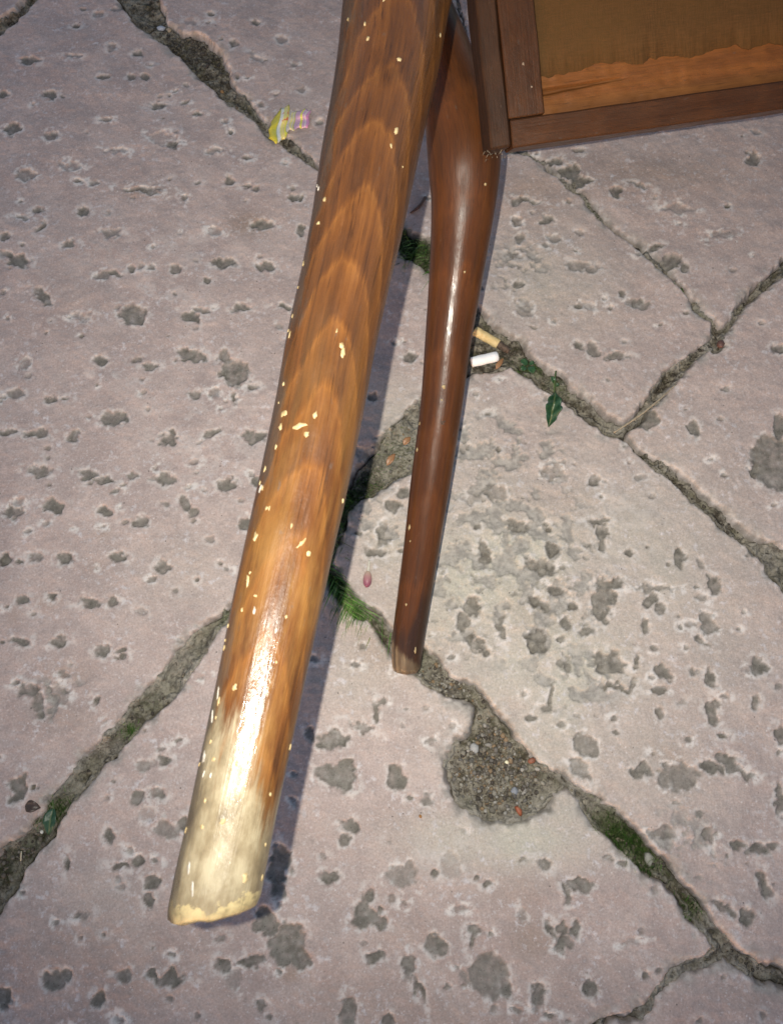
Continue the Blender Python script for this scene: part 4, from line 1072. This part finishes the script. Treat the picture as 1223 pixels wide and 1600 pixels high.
# sweet wrapper: yellow folded end, pale middle, pink striped end
def make_wrapper_mat():
    s = M('printed_wrapper'); w = s.attr('wood', 'Vector'); sp_ = s.node('ShaderNodeSeparateXYZ'); s.put(sp_.inputs[0], w); u, v, _ = sp_.outputs
    uu = s.math('ADD', u, s.math('MULTIPLY', s.math('SINE', s.math('MULTIPLY', v, 3.1)), .05))
    Yl, Wh, Pk, Gn, Lp = (.52,.46,.040), (.58,.52,.45), (.54,.35,.43), (.32,.35,.22), (.52,.33,.44)
    base = s.ramp(uu, [(0, Yl), (.235, Yl), (.245, Gn), (.262, (.60,.62,.55)), (.33, (.62,.60,.50)), (.345, (.62,.55,.18)), (.42, (.60,.50,.20)), (.455, (.66,.62,.08)), (.49, (.34,.34,.20)), (.50, Wh),
                       (.555, (.66,.58,.25)), (.62, Wh), (.645, (.62,.55,.10)), (.665, (.34,.30,.22)), (.68, Lp), (.80, Pk), (.815, (.62,.60,.10)), (.85, (.62,.60,.10)), (.87, Lp), (.93, (.66,.55,.55)), (.96, (.60,.25,.42))], 'CONSTANT')
    dots = s.smooth(s.noise(s.vmul(w, (13, 9, 1)), 1.0, 2), .60, .63)
    reg_ = s.math('MULTIPLY', s.math('MULTIPLY', s.smooth(u, .27, .30), s.smooth(u, .47, .43)), s.smooth(v, .35, .6))
    base = s.mix(s.math('MULTIPLY', dots, reg_), base, (.55,.07,.05))
    n = s.noise(s.vmul(w, (30, 16, 1)), 1.0, 3)
    base = s.mix(.25, base, s.ramp(n, [(.3, .3), (.7, .75)]), 'OVERLAY')
    s.bump(n, .4, .0006)
    return s.done(base, .35, .5)
wr = empty('sweet_wrapper', G(448, 198, 0.001)); tag(wr, 'crumpled yellow and pink striped sweet wrapper caught in the upper left joint', 'wrapper')
def wrap_fn(u, v):
    # spine runs from the yellow end to the pink end, written in photograph coordinates on the ground
    px = 421 + 62 * u; py = 202 - 16 * u - 4 * math.sin(u * 3.0)
    half = (13 + 14 * sstep(0, .22, u)) * (1 - .62 * sstep(.44, .52, u)) + 4.5 * sstep(.44, .52, u) + 1.2 * math.sin(u * 31)
    half = float(half)
    t = (v - .5) * 2
    px += t * half * .14 + 1.2 * math.sin(v * 9 + u * 5); py -= t * half * .98 + 1.0 * math.sin(u * 17)
    if u < .22: py += 2
    z = .0022 + .0050 * math.sin(min(1, u / .5) * math.pi) * (1 - .5 * t * t) + .0012 * math.sin(u * 14 + v * 3) + .0022 * max(0, u - .6) + .0008 * math.sin(v * 11)
    return G(px, py, max(z, .0008))
ws = local_sheet('wrapper_sheet', wrap_fn, 44, 16, make_wrapper_mat(), .00015); adopt(ws, wr)

def cyl_between(name, p, q, r0, r1, mat, parent, seg=18, rings=8, wob=.055, seed=0):
    p = np.array(p); q = np.array(q); rr = np.random.default_rng(seed)
    pts_ = [p + (q - p) * t for t in np.linspace(0, 1, rings)]
    rad = [(r0 + (r1 - r0) * t) * (1 + rr.uniform(-wob, wob)) for t in np.linspace(0, 1, rings)]
    pts_ = [pts_[0] + (q - p) * .0] + pts_; rad = [rad[0] * .86] + rad
    pts_[0] = p - (q - p) / np.linalg.norm(q - p) * .0003
    pts_.append(q + (q - p) / np.linalg.norm(q - p) * .0003); rad.append(rad[-1] * .86)
    return tube(name, pts_, rad, mat, parent, seg, True, None, False)
MAT_CORK = plain('tan_filter_paper', (.56,.40,.17), (.66,.50,.25), 400, .7, .3)
MAT_BURNT = plain('charred_paper', (.05,.035,.025), (.14,.10,.075), 500, .9, .2)
MAT_WHITE = plain('white_paper', (.74,.73,.72), (.80,.79,.78), 400, .7, .3, .15)
MAT_FIBRE = plain('filter_fibre', (.60,.56,.48), (.72,.68,.60), 1500, .9, .1, .8)
b = empty('cigarette_butt', G(762, 528, 0)); tag(b, 'tan cigarette butt with burnt brown tip wedged in the joint beside the rear leg', 'cigarette butt')
pA, pB, pC = G(742, 517, .0045), G(778, 538, .0042), G(795, 549, .0025)
cyl_between('filter', pA, pB, .0039, .0038, MAT_CORK, b, seed=1)
cyl_between('burnt_end', pB, pC, .0036, .0022, MAT_BURNT, b, wob=.15, seed=2)
b2 = empty('cigarette_filter', G(757, 560, 0)); tag(b2, 'short white cigarette filter lying beside the rear leg, just below the tan butt', 'cigarette filter')
cyl_between('filter_paper', G(737, 566, .0048), G(776, 557, .0048), .0041, .0043, MAT_WHITE, b2, seed=3)
pE = G(776, 557, .0048); dE = (G(776, 557, .0048) - G(737, 566, .0048)); dE /= np.linalg.norm(dE)
cyl_between('filter_core', pE - dE * .002, pE + dE * .0006, .0036, .0034, MAT_FIBRE, b2, rings=3, seed=4)

def leaf(name, base, tip, width, mat, lift=.004, curl=.3, fold=.4, nu=14, nv=9, thick=.0002, shape=None, z0=.001):
    A = np.array(base); Bt = np.array(tip); d = Bt - A; L = np.linalg.norm(d[:2]); t2 = d / np.linalg.norm(d); s_ = np.array([-t2[1], t2[0], 0])
    shape = shape or (lambda u: math.sin(math.pi * u ** .85) ** .8)
    def fn(u, v):
        w = width * max(.03, shape(u)); k = (v - .5) * 2
        p = A + d * u + s_ * k * w * .5
        p = p.copy(); p[2] += lift * math.sin(u * math.pi) + abs(k) * w * fold * .5 + .0005 * math.sin(u * 19 + k * 3) * curl
        return p
    return local_sheet(name, fn, nu, nv, mat, thick)
def leafmat(name, c1, c2, rib):
    s = M(name); w = s.attr('wood', 'Vector'); sp_ = s.node('ShaderNodeSeparateXYZ'); s.put(sp_.inputs[0], w); u, v, _ = sp_.outputs
    n = s.noise(s.vmul(w, (9, 14, 1)), 1.0, 4)
    base = s.mix(s.smooth(n, .35, .65), c1, c2)
    c = s.math('ABSOLUTE', s.math('SUBTRACT', v, .5))
    base = s.mix(s.smooth(c, .09, .03), base, rib)
    s.bump(n, .3, .0005)
    return s.done(base, .38, .5)
MAT_LEAF = leafmat('weed_leaf', (.012,.045,.022), (.024,.072,.028), (.085,.115,.045))
MAT_LEAF2 = leafmat('seedling_leaf', (.016,.055,.018), (.035,.09,.03), (.035,.085,.03))
MAT_STEM = plain('green_stem', (.05,.09,.02), (.09,.13,.04), 500, .6)
wd = empty('weed_plant', G(866, 600, 0)); tag(wd, 'small weed with one drooping dark green leaf growing from the joint right of the legs', 'weed')
adopt(leaf('leaf', G(867, 612, .007), G(857, 667, .002), .0118, MAT_LEAF, .0045, 2.2, 1.0, 22, 11, shape=lambda u: math.sin(math.pi * u ** 1.25) ** .75 * (1 + .12 * math.sin(u * 23))), wd)
adopt(tube('stem', [G(868, 580, .002), G(866, 597, .006), G(865.5, 614, .0065)], [.0007, .0006, .0005], MAT_STEM, None, 8, n=10), wd)
adopt(leaf('leaf', G(866, 600, .004), G(861, 588, .006), .004, MAT_LEAF2, .001), wd)
adopt(leaf('leaf', G(867, 604, .004), G(873, 600, .006), .0035, MAT_LEAF2, .001), wd)
sd = empty('seedling', G(825, 573, 0)); tag(sd, 'tiny seedling with small rounded leaves in the joint next to the burnt cigarette tip', 'seedling')
rd = lambda u: math.sqrt(max(0, 1 - (2 * u - 1) ** 2))
for (x0, y0, x1, y1, w) in [(824,570,813,563,.0055),(826,572,833,583,.0060),(826,570,834,566,.0040),(822,574,814,578,.0048)]:
    adopt(leaf('leaf', G(x0, y0, .003), G(x1, y1, .005), w, MAT_LEAF2, .0012, .5, .2, 8, 7, shape=rd), sd)
gl = empty('green_leaf', G(80, 1283, 0)); tag(gl, 'dark green leaf with pale rib fallen in the wide joint at the left edge', 'leaf')
adopt(leaf('leaf_blade', G(84, 1262, .004), G(77, 1305, .002), .0085, MAT_LEAF, .002, .6, .5), gl)
adopt(tube('leaf_stalk', [G(83, 1250, .003), G(84, 1264, .0048)], [.0005, .0005], MAT_STEM, None, 6, n=4), gl)
MAT_DRY = leafmat('dry_leaf', (.30,.15,.065), (.22,.11,.05), (.28,.17,.08))
for x0, y0, x1, y1, w, lab in [(604,727,617,709,.0050,'larger dry orange leaf scrap on the mossy joint between the legs'), (630,695,641,683,.0050,'smaller dry orange leaf scrap close to the rear leg, above the other scrap'),
                               (774,577,786,560,.0040,'thin dry tan leaf scrap under the end of the white filter')]:
    o = leaf('dry_leaf', G(x0, y0, .003), G(x1, y1, .004), w, MAT_DRY, .001, 1.0, .3, 8, 5); tag(o, lab, 'dry leaf')
o = leaf('dark_leaf', G(40, 1258, .003), G(64, 1262, .003), .008, leafmat('brown_leaf', (.045,.028,.02), (.07,.045,.03), (.06,.04,.03)), .002, 1.0, .5, 8, 5); tag(o, 'shrivelled dark brown leaf at the upper edge of the left joint', 'dry leaf')
# pink flower bud with its pale stalk
fb = empty('flower_bud', G(574, 905, 0)); tag(fb, 'small pink flower bud with pale stalk lying beside the bright grass tuft', 'flower bud')
def budmat():
    s = M('pink_petal'); w = s.attr('wood', 'Vector'); sp_ = s.node('ShaderNodeSeparateXYZ'); s.put(sp_.inputs[0], w)
    t = s.smooth(sp_.outputs[2], .0, .0115)
    return s.done(s.ramp(t, [(0, (.42,.30,.22)), (.35, (.36,.19,.18)), (1, (.20,.06,.10))]), .45, .4)
tube('bud', [G(575, 893, .003), G(574.6, 896, .0032), G(574, 905, .0035), G(573.4, 913, .0034), G(573, 918, .003)], [.0012, .0024, .0033, .0027, .0008], budmat(), fb, 14, n=16)
tube('bud_stalk', [G(577, 876, .0018), G(576, 885, .003), G(575, 894, .003)], [.0008, .0007, .0010], plain('pale_stalk', (.50,.47,.38), (.58,.55,.46), 600), fb, 8, n=8)
# twigs
tw = tube('twig', [G(958, 676, .003), G(990, 655, .005), G(1020, 632, .005), G(1056, 600, .003)], [.0007, .0009, .0008, .0005], plain('pale_twig', (.24,.20,.14), (.33,.28,.20), 300), None, 8, n=20); tag(tw, 'thin pale dry twig lying across the fork of the right joints', 'twig')
tw2 = tube('twig', [G(664, 308, .002), G(655, 322, .003), G(641, 333, .002)], [.0012, .0014, .0008], plain('dark_twig', (.06,.035,.03), (.10,.06,.05), 300), None, 8, n=10); tag(tw2, 'short dark twig in the shade just above the dark grass tuft', 'twig')
tw3 = tube('straw', [G(33, 1345, .002), G(34, 1330, .003)], [.0005, .0004], plain('straw_stalk', (.45,.40,.28), (.52,.47,.34), 300), None, 6, n=5); tag(tw3, 'tiny upright straw bit in the wide joint at the left edge', 'straw')
